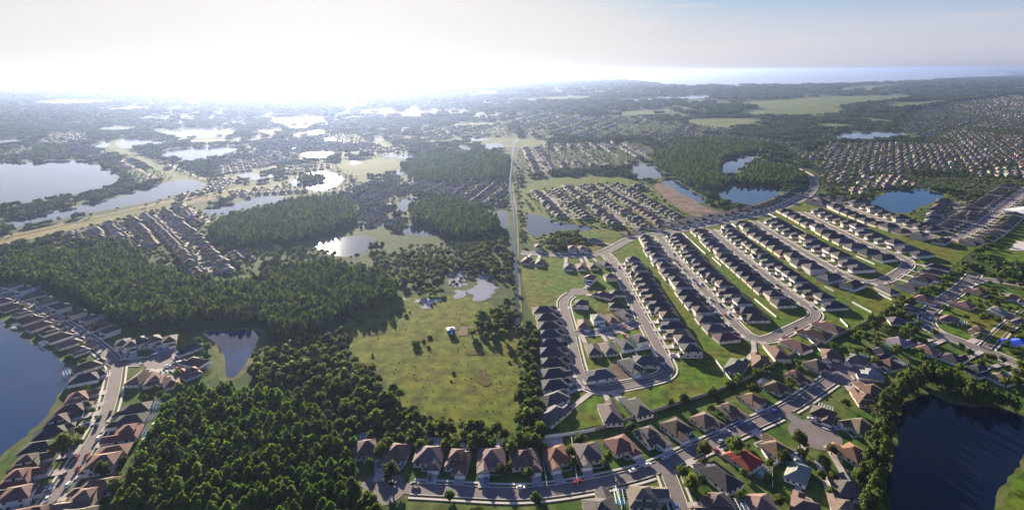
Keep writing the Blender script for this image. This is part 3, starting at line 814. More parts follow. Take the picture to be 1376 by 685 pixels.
def in_frame(p, z=0.0, m=30):
    d = p[1]
    if d < 50: return False
    px = CX + F * p[0] / d
    py = CY + F * (H - z) / d
    return -m < px < 1376 + m and py < 685 + m
vis = [h for h in order if in_frame(h['p'], 5)]
NEAR = vis[:298]
FARH = [h for h in vis[298:]]

# ------------------------------------------------------------------ house kinds (parts shared by all copies)
KINDS = {  # W, L, eave, pitch, wing (x0, x1, forward), gable wing, upper storey box or None
    0: (11.6, 18.0, 2.9, 27, (0.2, 5.6, 3.6), False, None),
    5: (11.6, 18.5, 2.9, 26, (-5.6, -0.2, 2.8), True, None),
    2: (11.4, 14.0, 5.4, 25, (0.3, 5.5, 3.0), False, None),
    1: (14.5, 13.0, 2.9, 27, (1.0, 7.0, 5.0), False, None),
    3: (14.0, 14.0, 2.9, 28, (-6.8, -0.6, 4.6), True, None),
    4: (12.5, 13.5, 2.9, 26, (0.0, 6.0, 5.2), True, (-4.5, 2.5, -3.5, 4.0)),
}
PART = {}
win_f, win_p = MB(), MB()
win_f.box(-0.95, 0.95, -0.07, 0.05, 0.0, 1.5)
win_p.box(-0.8, 0.8, -0.10, -0.02, 0.12, 1.38)
WINF, WINP = win_f.mesh('window', M['white']), win_p.mesh('pane', M['glass'])
gar = MB()
gar.box(-2.45, 2.45, -0.06, 0.04, 0.0, 2.25)
for z in (0.56, 1.12, 1.68): gar.box(-2.4, 2.4, -0.085, -0.02, z - 0.02, z + 0.02)
GAR = gar.mesh('garage_door', M['white'])
dr = MB()
dr.box(-0.55, 0.55, -0.07, 0.04, 0.0, 2.15)
DOOR = dr.mesh('front_door', M['door'])
for k, (w, l, e, pt, (wx0, wx1, wf), gb, up) in KINDS.items():
    pt = math.radians(pt)
    wa, ro = MB(), MB()
    wa.box(-w / 2, w / 2, -l / 2, l / 2, 0, e - 0.24)
    we = min(e, 2.9) - 0.06
    wa.box(wx0, wx1, -l / 2 - wf, -l / 2 + 0.6, 0, we - 0.24)
    ro.hip(-w / 2, w / 2, -l / 2, l / 2, e, pt)
    back = -l / 2 + (5.5 if e < 4 else 0.05)
    hh = ro.hip(wx0, wx1, -l / 2 - wf, back, we, pt, 0.45, gb)
    if gb:
        wa.poly([(wx0 + 0.05, -l / 2 - wf, we - 0.25), (wx1 - 0.05, -l / 2 - wf, we - 0.25), ((wx0 + wx1) / 2, -l / 2 - wf, we + hh - 0.45)])
    if up:
        wa.box(up[0], up[1], up[2], up[3], e - 0.2, e + 2.5)
        ro.hip(up[0], up[1], up[2], up[3], e + 2.7, pt, 0.45)
    wins = []                                                    # (x, y, z, rz)
    for xx in (-w * 0.28, w * 0.02, w * 0.3): wins.append((xx, l / 2, 1.0, math.pi))
    for yy in (-l * 0.28, l * 0.12, l * 0.35):
        wins.append((-w / 2, yy, 1.0, -math.pi / 2)); wins.append((w / 2, yy, 1.0, math.pi / 2))
    gx = -w * 0.27 if wx0 > -1 else w * 0.3
    wins.append((gx - 1.0, -l / 2, 1.0, 0))
    if e > 4:
        for xx in (-w * 0.3, w * 0.3): wins += [(xx, -l / 2, 3.6, 0), (xx, l / 2, 3.6, math.pi)]
        for yy in (-l * 0.25, l * 0.25): wins += [(-w / 2, yy, 3.6, -math.pi / 2), (w / 2, yy, 3.6, math.pi / 2)]
    if up:
        wins += [((up[0] + up[1]) / 2 - 1.4, up[2], e + 0.95, 0), ((up[0] + up[1]) / 2 + 1.4, up[2], e + 0.95, 0), (up[0], (up[2] + up[3]) / 2, e + 0.95, -math.pi / 2)]
    PART[k] = dict(walls=wa.mesh('walls', M['wall']), roof=ro.mesh('roof', M['roof']), wins=wins, gar=((wx0 + wx1) / 2, -l / 2 - wf, 0), door=(gx + 1.6, -l / 2, 0), w=w, l=l, wf=wf, gx=(wx0 + wx1) / 2)
# lanai cage: aluminium bars behind the house
cg = MB()
cw, cl, ch = 9.0, 6.0, 3.2
for xx in np.linspace(-cw / 2, cw / 2, 6):
    cg.bar((xx, 0.3, ch - 0.4), (xx, cl, ch), 0.07); cg.bar((xx, cl, 0), (xx, cl, ch), 0.07)
for yy in np.linspace(0.3, cl, 4):
    z = ch - 0.4 + 0.4 * yy / cl
    cg.bar((-cw / 2, yy, z), (cw / 2, yy, z), 0.07)
    for xx in (-cw / 2, cw / 2): cg.bar((xx, yy, 0), (xx, yy, z), 0.07)
for zz in (1.1, 2.2):
    cg.bar((-cw / 2, cl, zz), (cw / 2, cl, zz), 0.05)
cg.box(-cw / 2, cw / 2, 0.3, cl, 0.02, 0.12)
CAGE = cg.mesh('screen_cage', M['alu'])
pool = MB()
pool.box(-2.0, 2.0, 1.6, 4.8, 0.05, 0.22)
POOLM = pool.mesh('swimming_pool', M['pool'])

drv = MB()
def driveway(h, i):
    pd = PART[h['var']]
    c, s = math.cos(h['rot']), math.sin(h['rot'])
    def Wd(x, y): return (h['p'][0] + x * c - y * s, h['p'][1] + x * s + y * c)
    y0 = -pd['l'] / 2 - pd['wf'] - 0.05
    y1 = -max(h['dist'] + 0.3, -y0 + 1.5)
    g = pd['gx']
    z = 0.53 + 0.0015 * (i % 40)
    wd = 2.6 if y0 - y1 < 13 else 1.6
    y1 = max(y1, y0 - 24)
    drv.quad((*Wd(g - wd, y0), z), (*Wd(g - wd - 0.3, y1), z), (*Wd(g + wd + 0.3, y1), z), (*Wd(g + wd, y0), z))
    dx = pd['door'][0]
    if abs(dx - g) > 2:
        yd = -pd['l'] / 2 - 0.1
        drv.quad((*Wd(dx - 0.6, yd), z + 0.001), (*Wd(dx - 0.6, yd - 2.5), z + 0.001), (*Wd(dx + 0.6, yd - 2.5), z + 0.001), (*Wd(dx + 0.6, yd), z + 0.001))
        x0, x1 = sorted((dx, g))
        drv.quad((*Wd(x0, yd - 2.5), z + 0.0005), (*Wd(x0, yd - 3.5), z + 0.0005), (*Wd(x1, yd - 3.5), z + 0.0005), (*Wd(x1, yd - 2.5), z + 0.0005))
for i, h in enumerate(HOUSES): driveway(h, i)
setp(ob('driveway_paving', drv.mesh('driveway_paving', M['drive'])), 'pale concrete driveways from the streets to the garages', None, None, 'structure')

BIGROWS = {h['row'] for h in HOUSES if 'third straight' in h['row'] or 'fourth straight' in h['row'] or 'four cornered' in h['row']}
for i, h in enumerate(NEAR):
    pd = PART[h['var']]
    r = bpy.data.objects.new('house', None)
    COL.objects.link(r)
    r.location = (h['p'][0], h['p'][1], 0.0)
    r.rotation_euler = (0, 0, h['rot'])
    sc = random.uniform(0.95, 1.06)
    if h['style'] == 'new': sc = random.uniform(0.97, 1.02)
    if h['style'] == 'right' or (h['style'] == 'old' and h['p'][0] > 110): sc *= 0.86
    if h['row'] in ('between lake and left street', 'under the dark left wood', 'round the left cul-de-sac'): sc *= 0.84
    elif h['style'] == 'left': sc *= 0.92
    if h['row'] in BIGROWS: sc = random.uniform(1.14, 1.24)
    if 'loop cross street' in h['row'] or h['row'] in ('at the top of the loop', 'along the upper cross road'): sc *= 0.84
    r.scale = (sc, sc, sc)
    setp(r, f"{h['col']} roofed house, {ORD[h['k']]} {h['end']} {h['row']}", 'house', 'houses of the suburb')
    h['obj'] = r
    ob('walls', pd['walls'], r, col=h['wall'])
    rc = tuple(min(1, v * random.uniform(0.85, 1.2)) for v in ROOFS[h['col']])
    ob('roof', pd['roof'], r, col=rc)
    ob('garage_door', GAR, r, pd['gar'])
    if h['d'] < 640:
        ob('front_door', DOOR, r, pd['door'])
    if h['d'] < 560:
        for (x, y, z, rz) in pd['wins']:
            wo_ = ob('window', WINF, r, (x, y, z), rz)
            if h['d'] < 440: ob('pane', WINP, wo_)
    if h['style'] in ('old', 'right', 'left') and random.random() < 0.2: h['extra']['cage'] = 1
    if h['extra'].get('cage'):
        ob('screen_cage', CAGE, r, (0, pd['l'] / 2, 0))
    if h['extra'].get('pool') or h['extra'].get('cage') and random.random() < 0.4:
        ob('swimming_pool', POOLM, r, (0, pd['l'] / 2, 0.08))

# ------------------------------------------------------------------ far suburbs: one mesh of houses, one of streets
class Far:
    def __init__(s): s.v, s.f, s.c = [], [], []
    def tri(s, pts, col):
        n = len(s.v); s.v += pts; s.f.append(tuple(range(n, n + len(pts)))); s.c += [col] * len(pts)
FH = Far()
def far_house(p, rot, rc, wc, w=12.5, l=15.0, e=2.9, wing=True):
    c, s = math.cos(rot), math.sin(rot)
    def T(q): return (p[0] + q[0] * c - q[1] * s, p[1] + q[0] * s + q[1] * c, q[2])
    mb = MB(); mb.box(-w / 2, w / 2, -l / 2, l / 2, 0, e, False)
    if wing: mb.box(0.3, w / 2 - 0.4, -l / 2 - 4, -l / 2, 0, e - 0.1, False)
    for f in mb.f: FH.tri([T(mb.v[i]) for i in f], wc)
    mr = MB(); mr.hip(-w / 2, w / 2, -l / 2, l / 2, e + 0.2, math.radians(26), 0.5)
    if wing: mr.hip(0.3, w / 2 - 0.4, -l / 2 - 4, -l / 2 + 5, e + 0.15, math.radians(26), 0.4)
    for f in mr.f: FH.tri([T(mr.v[i]) for i in f], rc)
    if wing: FH.tri([T(q) for q in ((0.7, -l / 2 - 4.05, 0.1), (5.2, -l / 2 - 4.05, 0.1), (5.2, -l / 2 - 4.05, 2.3), (0.7, -l / 2 - 4.05, 2.3))], (0.78, 0.76, 0.72))
def jit(c, a=0.18): 
    k = random.uniform(1 - a, 1 + a)
    return tuple(min(0.9, v * k) for v in c)
for h in FARH:
    far_house(h['p'], h['rot'], jit(ROOFS[h['col']]), h['wall'], *((14.5, 19.0) if 'straight' in h['row'] or 'cornered' in h['row'] else (12.5, 15.0)), e=5.4 if h['var'] == 2 else 3.0)
FST = MB()
GROWN = [(q, q.min(0), q.max(0)) for q in (grow(w, 8) for w in WATER[:60])]
SPTS = np.concatenate([P for _n, P, _h, _k in STREETS])
SHW = np.concatenate([np.full(len(P), h_) for _n, P, h_, _k in STREETS])
def near_water(p):
    return any((p >= lo).all() and (p <= hi).all() and inside(p, q)[0] for q, lo, hi in GROWN)
def near_street(p):
    return float((np.hypot(SPTS[:, 0] - p[0], SPTS[:, 1] - p[1]) - SHW).min())
FDR = MB()
FARPTS = [h['p'] for h in FARH]
SUB = []
def suburb(px, ang, roofs, pitch=70, lot=17.0, bend=0.0, skip=0.06, size=1.0):
    P = GP(px)
    SUB.append(P)
    c0 = P.mean(0)
    ca, sa = math.cos(ang), math.sin(ang)
    U, V = np.array([ca, sa]), np.array([-sa, ca])
    R = max(np.linalg.norm(P - c0, axis=1))
    for k in range(-int(R / pitch) - 1, int(R / pitch) + 2):
        us = np.arange(-R, R, lot)
        ph = random.uniform(0, 6)
        vs = k * pitch + bend * 22 * np.sin(us / 260 + ph * 0.0 + c0[0])
        line = c0 + us[:, None] * U + vs[:, None] * V
        ok = inside(line, P)
        for q_, _lo, _hi in GROWN:
            ok &= ~inside(line, q_)
        zr = 0.26 + 0.003 * ((k + 200) % 20)
        for i in range(len(us) - 1):
            if not (ok[i] and ok[i + 1]): continue
            t = line[i + 1] - line[i]
            t = t / np.linalg.norm(t)
            n = np.array([-t[1], t[0]])
            a, b = line[i], line[i + 1]
            FST.quad((*(a + n * 4.0 * size), zr), (*(a - n * 4.0 * size), zr), (*(b - n * 4.0 * size), zr), (*(b + n * 4.0 * size), zr))
            for sd_ in (1, -1):
                if random.random() < skip: continue
                if a[1] > 900 and math.sin(a[0] * .012 + a[1] * .004) + math.sin(a[1] * .0105 - a[0] * .003) > 1.0: continue
                p = a + n * sd_ * (19.5 * size + random.uniform(-1.5, 1.5) * size)
                if not inside(p, P)[0]: continue
                if near_water(p) or near_street(p) < 9: continue
                f = -n * sd_
                FARPTS.append(p)
                far_house(p, math.atan2(f[0], -f[1]) + random.uniform(-.05, .05), jit(ROOFS[random.choice(roofs)]), tuple(v * random.uniform(.3, .7) for v in random.choice(WALLS)), random.uniform(10.5, 13) * size, random.uniform(11.5, 14.5) * size, 5.3 if random.random() < .15 else 2.9)
                q = p + f * 8.0 * size
                t2 = t * 2.6 * size
                e2 = a + n * sd_ * 4.2 * size
                o2 = t * 3.0
                FDR.quad((*(q - t2 + o2), zr + .2), (*(e2 - t2 + o2), zr + .2), (*(e2 + t2 + o2), zr + .2), (*(q + t2 + o2), zr + .2))
old = ['brown', 'tan', 'grey', 'rust', 'dark brown', 'grey', 'pale grey']
new = ['charcoal', 'charcoal', 'grey', 'dark brown', 'brown']
mixr = ['brown', 'tan', 'grey', 'charcoal', 'pale grey', 'grey', 'dark brown']
suburb([(62, 322), (110, 308), (180, 290), (245, 274), (270, 285), (285, 298), (272, 318), (335, 338), (345, 360), (322, 375), (240, 368), (205, 347), (180, 326), (120, 325)], 2.2, old, 46, 11.8, bend=1.3, size=0.72)
suburb([(440, 262), (480, 248), (520, 240), (600, 245), (690, 240), (690, 278), (660, 282), (600, 263), (560, 262), (530, 268), (530, 290), (545, 300), (480, 309), (476, 275)], 1.35, old, 47, 12, bend=1.1, size=0.74)
suburb([(697, 200), (760, 194), (850, 190), (885, 205), (845, 220), (780, 229), (697, 236)], 1.62, mixr, 66)
suburb([(702, 262), (760, 250), (825, 246), (868, 250), (925, 290), (905, 303), (860, 312), (800, 301), (740, 292), (705, 278)], 1.75, new, 62, 15)
suburb([(1108, 262), (1170, 235), (1290, 235), (1420, 215), (1420, 268), (1345, 266), (1275, 256), (1195, 252), (1158, 266)], 2.95, mixr, 56, 14.5, 1.2, size=0.85)
suburb([(1030, 197), (1080, 203), (1110, 193), (1235, 190), (1330, 160), (1420, 160), (1420, 215), (1290, 233), (1170, 233), (1108, 258), (1098, 240), (1080, 216)], 2.55, mixr, 60, 15.5, 1.6, 0.15, 0.88)
suburb([(1212, 294), (1270, 268), (1345, 268), (1318, 292), (1280, 318), (1245, 312)], 0.85, mixr, 56, 14.5)
suburb([(870, 178), (1000, 182), (1080, 192), (1060, 200), (1000, 190), (930, 186), (880, 195)], 2.1, mixr, 80, 20, 0.5, 0.2)
suburb([(172, 208), (200, 225), (235, 241), (180, 248), (150, 222)], 2.35, old, 70)
suburb([(215, 215), (240, 222), (300, 245), (260, 240), (225, 228)], 2.35, old, 70)
suburb([(290, 225), (380, 205), (400, 215), (330, 232), (300, 240)], 0.5, old, 52, 13.5, 0.4, .08, .8)
suburb([(330, 190), (480, 180), (520, 200), (440, 206), (380, 204), (340, 200)], 1.0, old, 56, 15, 0.4, 0.1, .85)
suburb([(0, 205), (60, 190), (130, 195), (160, 215), (80, 213), (0, 216)], 2.7, old, 62, 17, 0.5, .1)
suburb([(290, 262), (380, 248), (470, 250), (490, 262), (480, 268), (440, 258), (390, 262), (330, 268)], 0.3, old, 48, 12.5, 0.3, .1, .75)
suburb([(60, 178), (120, 176), (125, 190), (60, 190)], 0.4, old, 66, 18, 0.5, .15)
suburb([(300, 205), (400, 204), (440, 214), (380, 222), (300, 224)], 0.9, old, 60, 16, 0.5, .1)
suburb([(380, 226), (440, 218), (480, 238), (470, 250), (380, 248)], 0.3, old, 50, 13, 0.3, .1, .8)
suburb([(480, 200), (540, 196), (545, 214), (500, 212)], 0.5, old, 62, 17, 0.5, .1)
suburb([(200, 252), (245, 246), (330, 240), (300, 262), (240, 270)], 0.3, old, 48, 12.5, 0.3, .1, .75)
suburb([(1225, 150), (1290, 136), (1420, 124), (1420, 160), (1330, 160), (1240, 188), (1200, 172)], 2.6, mixr, 78, 19, 1.8, .3)
suburb([(560, 170), (680, 168), (690, 184), (570, 190)], 1.2, mixr, 90, 22, 0.5, .3)
suburb([(700, 150), (870, 160), (1000, 176), (860, 186), (700, 182)], 1.2, mixr, 95, 24, 0.5, .4)
me = me_from('suburb_houses', FH.v, FH.f, M['farhouse'])
ca_ = me.attributes.new('col', 'FLOAT_COLOR', 'POINT')
ca_.data.foreach_set('color', np.array([(*c, 1) for c in FH.c], np.float32).ravel())
setp(ob('suburb_houses', me), 'hundreds of small far houses in rows across the plain', None, None, 'stuff')
setp(ob('street', FST.mesh('street', M['asphalt'])), 'thin streets between the far rows of houses', None, None, 'structure')
setp(ob('driveway_paving', FDR.mesh('driveway_paving', M['drive'])), 'short driveways of the far houses', None, None, 'structure')

# ------------------------------------------------------------------ trees
def ico(n=1):
    import bmesh
    bm = bmesh.new()
    bmesh.ops.create_icosphere(bm, subdivisions=n, radius=1.0)
    v = np.array([x.co[:] for x in bm.verts])
    f = [tuple(q.index for q in t.verts) for t in bm.faces]
    bm.free()
    return v, f
ICO_V, ICO_F = ico(2)
ICO1_V, ICO1_F = ico(1)
def leaf_cards(mb, P, nrm, size):
    """little tilted leaf sprays at points P"""
    for p, n in zip(P, nrm):
        n = np.asarray(n) + rng.normal(0, 0.55, 3)
        n /= np.linalg.norm(n) + 1e-9
        a = np.cross(n, rng.normal(0, 1, 3))
        a /= np.linalg.norm(a) + 1e-9
        b = np.cross(n, a)
        s = size * rng.uniform(0.6, 1.25)
        q = rng.uniform(0.5, 1.0)
        mb.poly([tuple(p + a * s), tuple(p + b * s * q), tuple(p - a * s * 0.9), tuple(p - b * s * q)])
def blob(mb, c, r, low=True, jitter=0.16):
    V, Fc = (ICO1_V, ICO1_F) if low else (ICO_V, ICO_F)
    n = len(mb.v)
    d = V * (1 + rng.normal(0, jitter, len(V)))[:, None] * np.asarray(r) + np.asarray(c)
    mb.v += [tuple(q) for q in d]
    mb.f += [tuple(n + i for i in t) for t in Fc]
def pine_mesh(i, hgt, rad, n=330, low=False):
    cr_, tr = MB(), MB()
    z0 = hgt * 0.26
    for z, k in ((0.42, 0.60), (0.62, 0.66), (0.80, 0.52)):
        blob(cr_, (rng.normal(0, .15), rng.normal(0, .15), hgt * z), (rad * k, rad * k, hgt * 0.14), True)
    P, Nn = [], []
    for _ in range(n):
        u = rng.uniform(0, 1) ** 0.8
        prof = max(0.05, 1 - abs(2 * (u * 0.94 + 0.02) - 0.82) ** 2.4) ** 0.5 * (1 - 0.12 * u)
        a = rng.uniform(0, math.tau)
        lump = 1 + 0.28 * math.sin(3 * a + i * 2 + u * 9)
        rr = rad * prof * lump * rng.uniform(0.72, 1.05)
        P.append(np.array([math.cos(a) * rr, math.sin(a) * rr, z0 + u * (hgt - z0)]))
        Nn.append([math.cos(a), math.sin(a), 0.7])
    leaf_cards(cr_, P, Nn, rad * 0.26)
    tr.bar((0, 0, 0), (0, 0, hgt * 0.55), 0.16)
    for k in range(3):
        a = rng.uniform(0, math.tau)
        tr.bar((0, 0, hgt * 0.4), (math.cos(a) * rad * .6, math.sin(a) * rad * .6, hgt * 0.55), 0.06)
    return cr_, tr
def broad_mesh(i, hgt, rad, lobes=8, n=34, cardk=0.34):
    cr_, tr = MB(), MB()
    tr.bar((0, 0, 0), (0.1, 0, hgt * 0.5), 0.028 * hgt)
    for k in range(lobes):
        a = k * 2.4 + rng.uniform(-.4, .4)
        q = math.sqrt((k + 0.5) / lobes)
        c = np.array([math.cos(a) * rad * 0.62 * q, math.sin(a) * rad * 0.62 * q, hgt * (0.70 - 0.34 * q * q + rng.uniform(-.08, .08))])
        r = rad * rng.uniform(0.40, 0.58)
        blob(cr_, c, (r * 0.72, r * 0.72, r * 0.62), True)
        D = rng.normal(0, 1, (n, 3))
        D /= np.linalg.norm(D, axis=1)[:, None]
        D[:, 2] = np.where(D[:, 2] < -0.3, -D[:, 2], D[:, 2])
        leaf_cards(cr_, c + D * r * rng.uniform(0.7, 1.1, (n, 1)) * [1, 1, 0.85], D, r * cardk)
        tr.bar((0, 0, hgt * 0.3), tuple(c * [0.8, 0.8, 0.9]), 0.011 * hgt)
    return cr_, tr
PINES = [pine_mesh(i, *q) for i, q in enumerate([(11.5, 2.9), (13.0, 3.1), (10.2, 2.6), (12.2, 3.4), (11.5, 2.4)])]
BROADS = [broad_mesh(i, *q) for i, q in enumerate([(8.0, 3.8), (6.5, 3.3), (9.5, 4.4), (7.0, 4.1), (5.0, 2.6)])]
CYPS = [pine_mesh(i + 9, *q) for i, q in enumerate([(9.0, 2.0), (10.5, 2.3), (7.5, 2.2)])]
def as_meshes(lst, m, nm):
    return [(c.mesh(nm + '_crown', m), t.mesh(nm + '_trunk', M['bark'])) for c, t in lst]
PINE_ME = as_meshes(PINES, M['pine'], 'pine')
BROAD_ME = as_meshes(BROADS, M['leaf'], 'broadleaf')
CYP_ME = as_meshes(CYPS, M['bankleaf'], 'bank_tree')
def tree(name, pair, x, y, sc, rz, label, cat, group):
    r = bpy.data.objects.new(name, None)
    COL.objects.link(r)
    r.location = (x, y, 0)
    r.rotation_euler = (0, 0, rz)
    r.scale = (sc, sc, sc * random.uniform(0.92, 1.1))
    setp(r, label, cat, group)
    ob('crown', pair[0], r)
    ob('trunk', pair[1], r)
    return r
# whole trees as single meshes for the masses that nobody could count
def protos(nm, lst, leafm):
    c = bpy.data.collections.new(nm)
    for i, (cw_, tr) in enumerate(lst):
        v = cw_.v + tr.v
        n = len(cw_.v)
        f = cw_.f + [tuple(n + j for j in q) for q in tr.f]
        me = me_from(f'{nm}_{i}', v, f, [leafm, M['bark']], [0] * len(cw_.f) + [1] * len(tr.f))
        c.objects.link(bpy.data.objects.new(f'{nm}_{i}', me))
    return c
def clump_mesh(i, spread, n, hgt, rad):
    cr_, tr = MB(), MB()
    for k in range(n):
        a, q = rng.uniform(0, math.tau), spread * math.sqrt(rng.uniform(0, 1))
        x, y = math.cos(a) * q, math.sin(a) * q * 0.8
        hh, rr = hgt * rng.uniform(.7, 1.2), rad * rng.uniform(.7, 1.25)
        blob(cr_, (x, y, hh * .6), (rr * .85, rr * .85, hh * .38), True, 0.2)
        D = rng.normal(0, 1, (26, 3))
        D /= np.linalg.norm(D, axis=1)[:, None]
        D[:, 2] = np.abs(D[:, 2])
        leaf_cards(cr_, np.array([x, y, hh * .6]) + D * [rr, rr, hh * .42], D, rr * .32)
    tr.bar((0, 0, 0), (0, 0, hgt * .5), .3)
    return cr_, tr
CLUMPS = [clump_mesh(i, 16, 12, 10, 4.5) for i in range(4)]
C_PINE = protos('pine_source', [pine_mesh(i + 20, *q, n=150) for i, q in enumerate([(11.5, 2.9), (13.0, 3.1), (10.5, 2.6), (12.2, 3.4)])], M['pine'])
C_BROAD = protos('broadleaf_source', [broad_mesh(i + 20, *q, lobes=6, n=20, cardk=.42) for i, q in enumerate([(8.0, 3.6), (6.5, 3.2), (9.5, 4.2), (7.2, 4.0)])], M['leaf'])
C_TUFT = protos('tuft_source', [broad_mesh(i + 60, 1.0, 1.6, lobes=3, n=10, cardk=.6) for i in range(2)], M['tuft'])
C_SHRUB = protos('shrub_source', [broad_mesh(i + 40, *q, lobes=5, n=16, cardk=.5) for i, q in enumerate([(1.6, 1.9), (1.2, 1.5), (2.2, 2.0), (1.4, 2.3)])], M['leaf'])
C_CLUMP = protos('clump_source', CLUMPS, M['farleaf'])
def scatter(name, label, coll, pts, sc, nvar):
    pts = np.asarray(pts, float)
    n = len(pts)
    me = bpy.data.meshes.new(name)
    me.from_pydata([(p[0], p[1], 0.0) for p in pts], [], [])
    for an, ty, val in (('sc', 'FLOAT', np.asarray(sc, np.float32)), ('rz', 'FLOAT', rng.uniform(0, 6.28, n).astype(np.float32)), ('vi', 'INT', rng.integers(0, nvar, n).astype(np.int32))):
        me.attributes.new(an, ty, 'POINT').data.foreach_set('value', val)
    o = ob(name, me)
    ng = bpy.data.node_groups.new(name, 'GeometryNodeTree')
    ng.interface.new_socket('Geometry', in_out='INPUT', socket_type='NodeSocketGeometry')
    ng.interface.new_socket('Geometry', in_out='OUTPUT', socket_type='NodeSocketGeometry')
    N, lk = ng.nodes.new, ng.links.new
    gi, go = N('NodeGroupInput'), N('NodeGroupOutput')
    iop = N('GeometryNodeInstanceOnPoints')
    ci = N('GeometryNodeCollectionInfo')
    ci.inputs['Collection'].default_value = coll
    ci.inputs['Separate Children'].default_value = True
    ci.inputs['Reset Children'].default_value = True
    iop.inputs['Pick Instance'].default_value = True
    def na(nm, ty):
        q = N('GeometryNodeInputNamedAttribute')
        q.data_type = ty
        q.inputs['Name'].default_value = nm
        return q.outputs['Attribute']
    cx = N('ShaderNodeCombineXYZ')
    lk(na('rz', 'FLOAT'), cx.inputs['Z'])
    er = N('FunctionNodeEulerToRotation')
    lk(cx.outputs[0], er.inputs[0])
    lk(gi.outputs[0], iop.inputs['Points'])
    lk(ci.outputs[0], iop.inputs['Instance'])
    lk(na('vi', 'INT'), iop.inputs['Instance Index'])
    lk(er.outputs[0], iop.inputs['Rotation'])
    lk(na('sc', 'FLOAT'), iop.inputs['Scale'])
    lk(iop.outputs[0], go.inputs[0])
    md = o.modifiers.new('scatter', 'NODES')
    md.node_group = ng
    return setp(o, label, None, None, 'stuff')
def jitter_fill(P, step, j=0.42):
    lo, hi = P.min(0), P.max(0)
    gx, gy = np.meshgrid(np.arange(lo[0], hi[0], step), np.arange(lo[1], hi[1], step))
    pts = np.stack([gx.ravel(), gy.ravel()], 1) + rng.uniform(-j, j, (gx.size, 2)) * step
    return pts[inside(pts, P)]
ALLH = np.array([h['p'] for h in HOUSES] + FARPTS)
def clear(pts, house=10.0, road=3.0, water=1.0):
    ok = np.ones(len(pts), bool)
    for w in WATER:
        q = grow(w, water) if water else w
        ok &= ~inside(pts, q)
    for nme, P, hw, k in STREETS:
        lo_, hi_ = P.min(0) - 30, P.max(0) + 30
        m = ok & (pts >= lo_).all(1) & (pts <= hi_).all(1)
        if m.any(): ok[m] &= dist_poly(pts[m], P) > hw + road
    if house:
        for i in range(0, len(pts), 2000):
            d = ((pts[i:i + 2000, None, :] - ALLH[None]) ** 2).sum(2).min(1)
            ok[i:i + 2000] &= d > house ** 2
    return pts[ok]
def frame_mask(pts, m=60):
    px = CX + F * pts[:, 0] / np.maximum(pts[:, 1], 1)
    py = CY + F * (H - 12) / np.maximum(pts[:, 1], 1)
    return (px > -m) & (px < 1376 + m) & (py < 685 + m) & (pts[:, 1] > 100)
def nearest_first(pts):
    return pts[np.argsort(np.hypot(pts[:, 0], pts[:, 1]))]

# --- near pine wood
PF = GP([(150, 700, 0), (178, 640, 3), (196, 595, 5), (220, 548, 8), (258, 520, 11), (300, 511, 12), (335, 511, 12), (380, 518, 12), (425, 541, 12), (452, 575, 12), (475, 615, 12), (500, 660, 12), (520, 700, 12)])
pts = clear(jitter_fill(PF, 3.3), 9, 3)
pts = nearest_first(pts[frame_mask(pts, 20)])
for k, p in enumerate(pts[:290]):
    tree('pine_tree', PINE_ME[random.randrange(5)], p[0], p[1], random.uniform(0.66, 1.06), random.uniform(0, 6.28), 'slender green pine in the near edge of the dense lower left wood', 'pine tree', 'pines at the near edge of the lower left wood')
rest = list(pts[290:])
print('near pines', len(pts))
# --- far pine woods
FARPINE = [np.array(rest)] if rest else []
def wood(top, bottom, h, step, cl=True):
    P = np.concatenate([GP(top, h), GP(bottom, 0)])
    q = jitter_fill(P, step)
    if cl: q = clear(q, 11, 4, 1.5)
    return q
FARPINE.append(wood([(-40, 350), (0, 343), (40, 336), (90, 333), (140, 328), (165, 318), (188, 333), (205, 352), (260, 368), (330, 371), (380, 352), (420, 346), (480, 350), (520, 360), (537, 376)], [(525, 408), (490, 420), (455, 432), (420, 452), (380, 462), (352, 436), (270, 437), (190, 444), (150, 436), (110, 408), (60, 388), (0, 380), (-40, 372)], 12, 4.4))
FARPINE.append(wood([(278, 300), (310, 283), (350, 276), (390, 264), (440, 258), (473, 268)], [(480, 296), (460, 308), (420, 322), (380, 330), (330, 333), (300, 328), (280, 316)], 12, 5.0))
FARPINE.append(wood([(548, 272), (580, 264), (620, 265), (655, 279)], [(672, 303), (665, 316), (630, 322), (600, 320), (570, 312), (552, 300)], 11, 5.0))
FARPINE.append(wood([(538, 218), (580, 203), (640, 199), (686, 205)], [(690, 238), (650, 246), (600, 252), (565, 246), (545, 236)], 12, 7.5))
FARPINE.append(wood([(872, 205), (920, 188), (960, 183), (1000, 187), (1032, 198)], [(1000, 207), (972, 214), (966, 236), (985, 243), (975, 256), (940, 256), (905, 238), (888, 228)], 12, 7.0))
FARPINE.append(wood([(990, 236), (1008, 219), (1040, 216), (1075, 226)], [(1085, 240), (1060, 250), (1020, 249), (996, 249)], 11, 6.5))
FARPINE.append(wood([(28, 205), (50, 195), (88, 195), (92, 202)], [(88, 210), (40, 212)], 10, 9))
FARPINE.append(wood([(398, 240), (410, 234), (430, 234), (440, 238)], [(434, 244), (414, 248)], 8, 6, False))
FP = np.concatenate(FARPINE)
FP = FP[frame_mask(FP)]
print('far pines', len(FP))
scatter('pine_forest', 'dark dense mass of pine wood across the middle left and beyond', C_PINE, FP, rng.uniform(0.68, 1.1, len(FP)), 4)

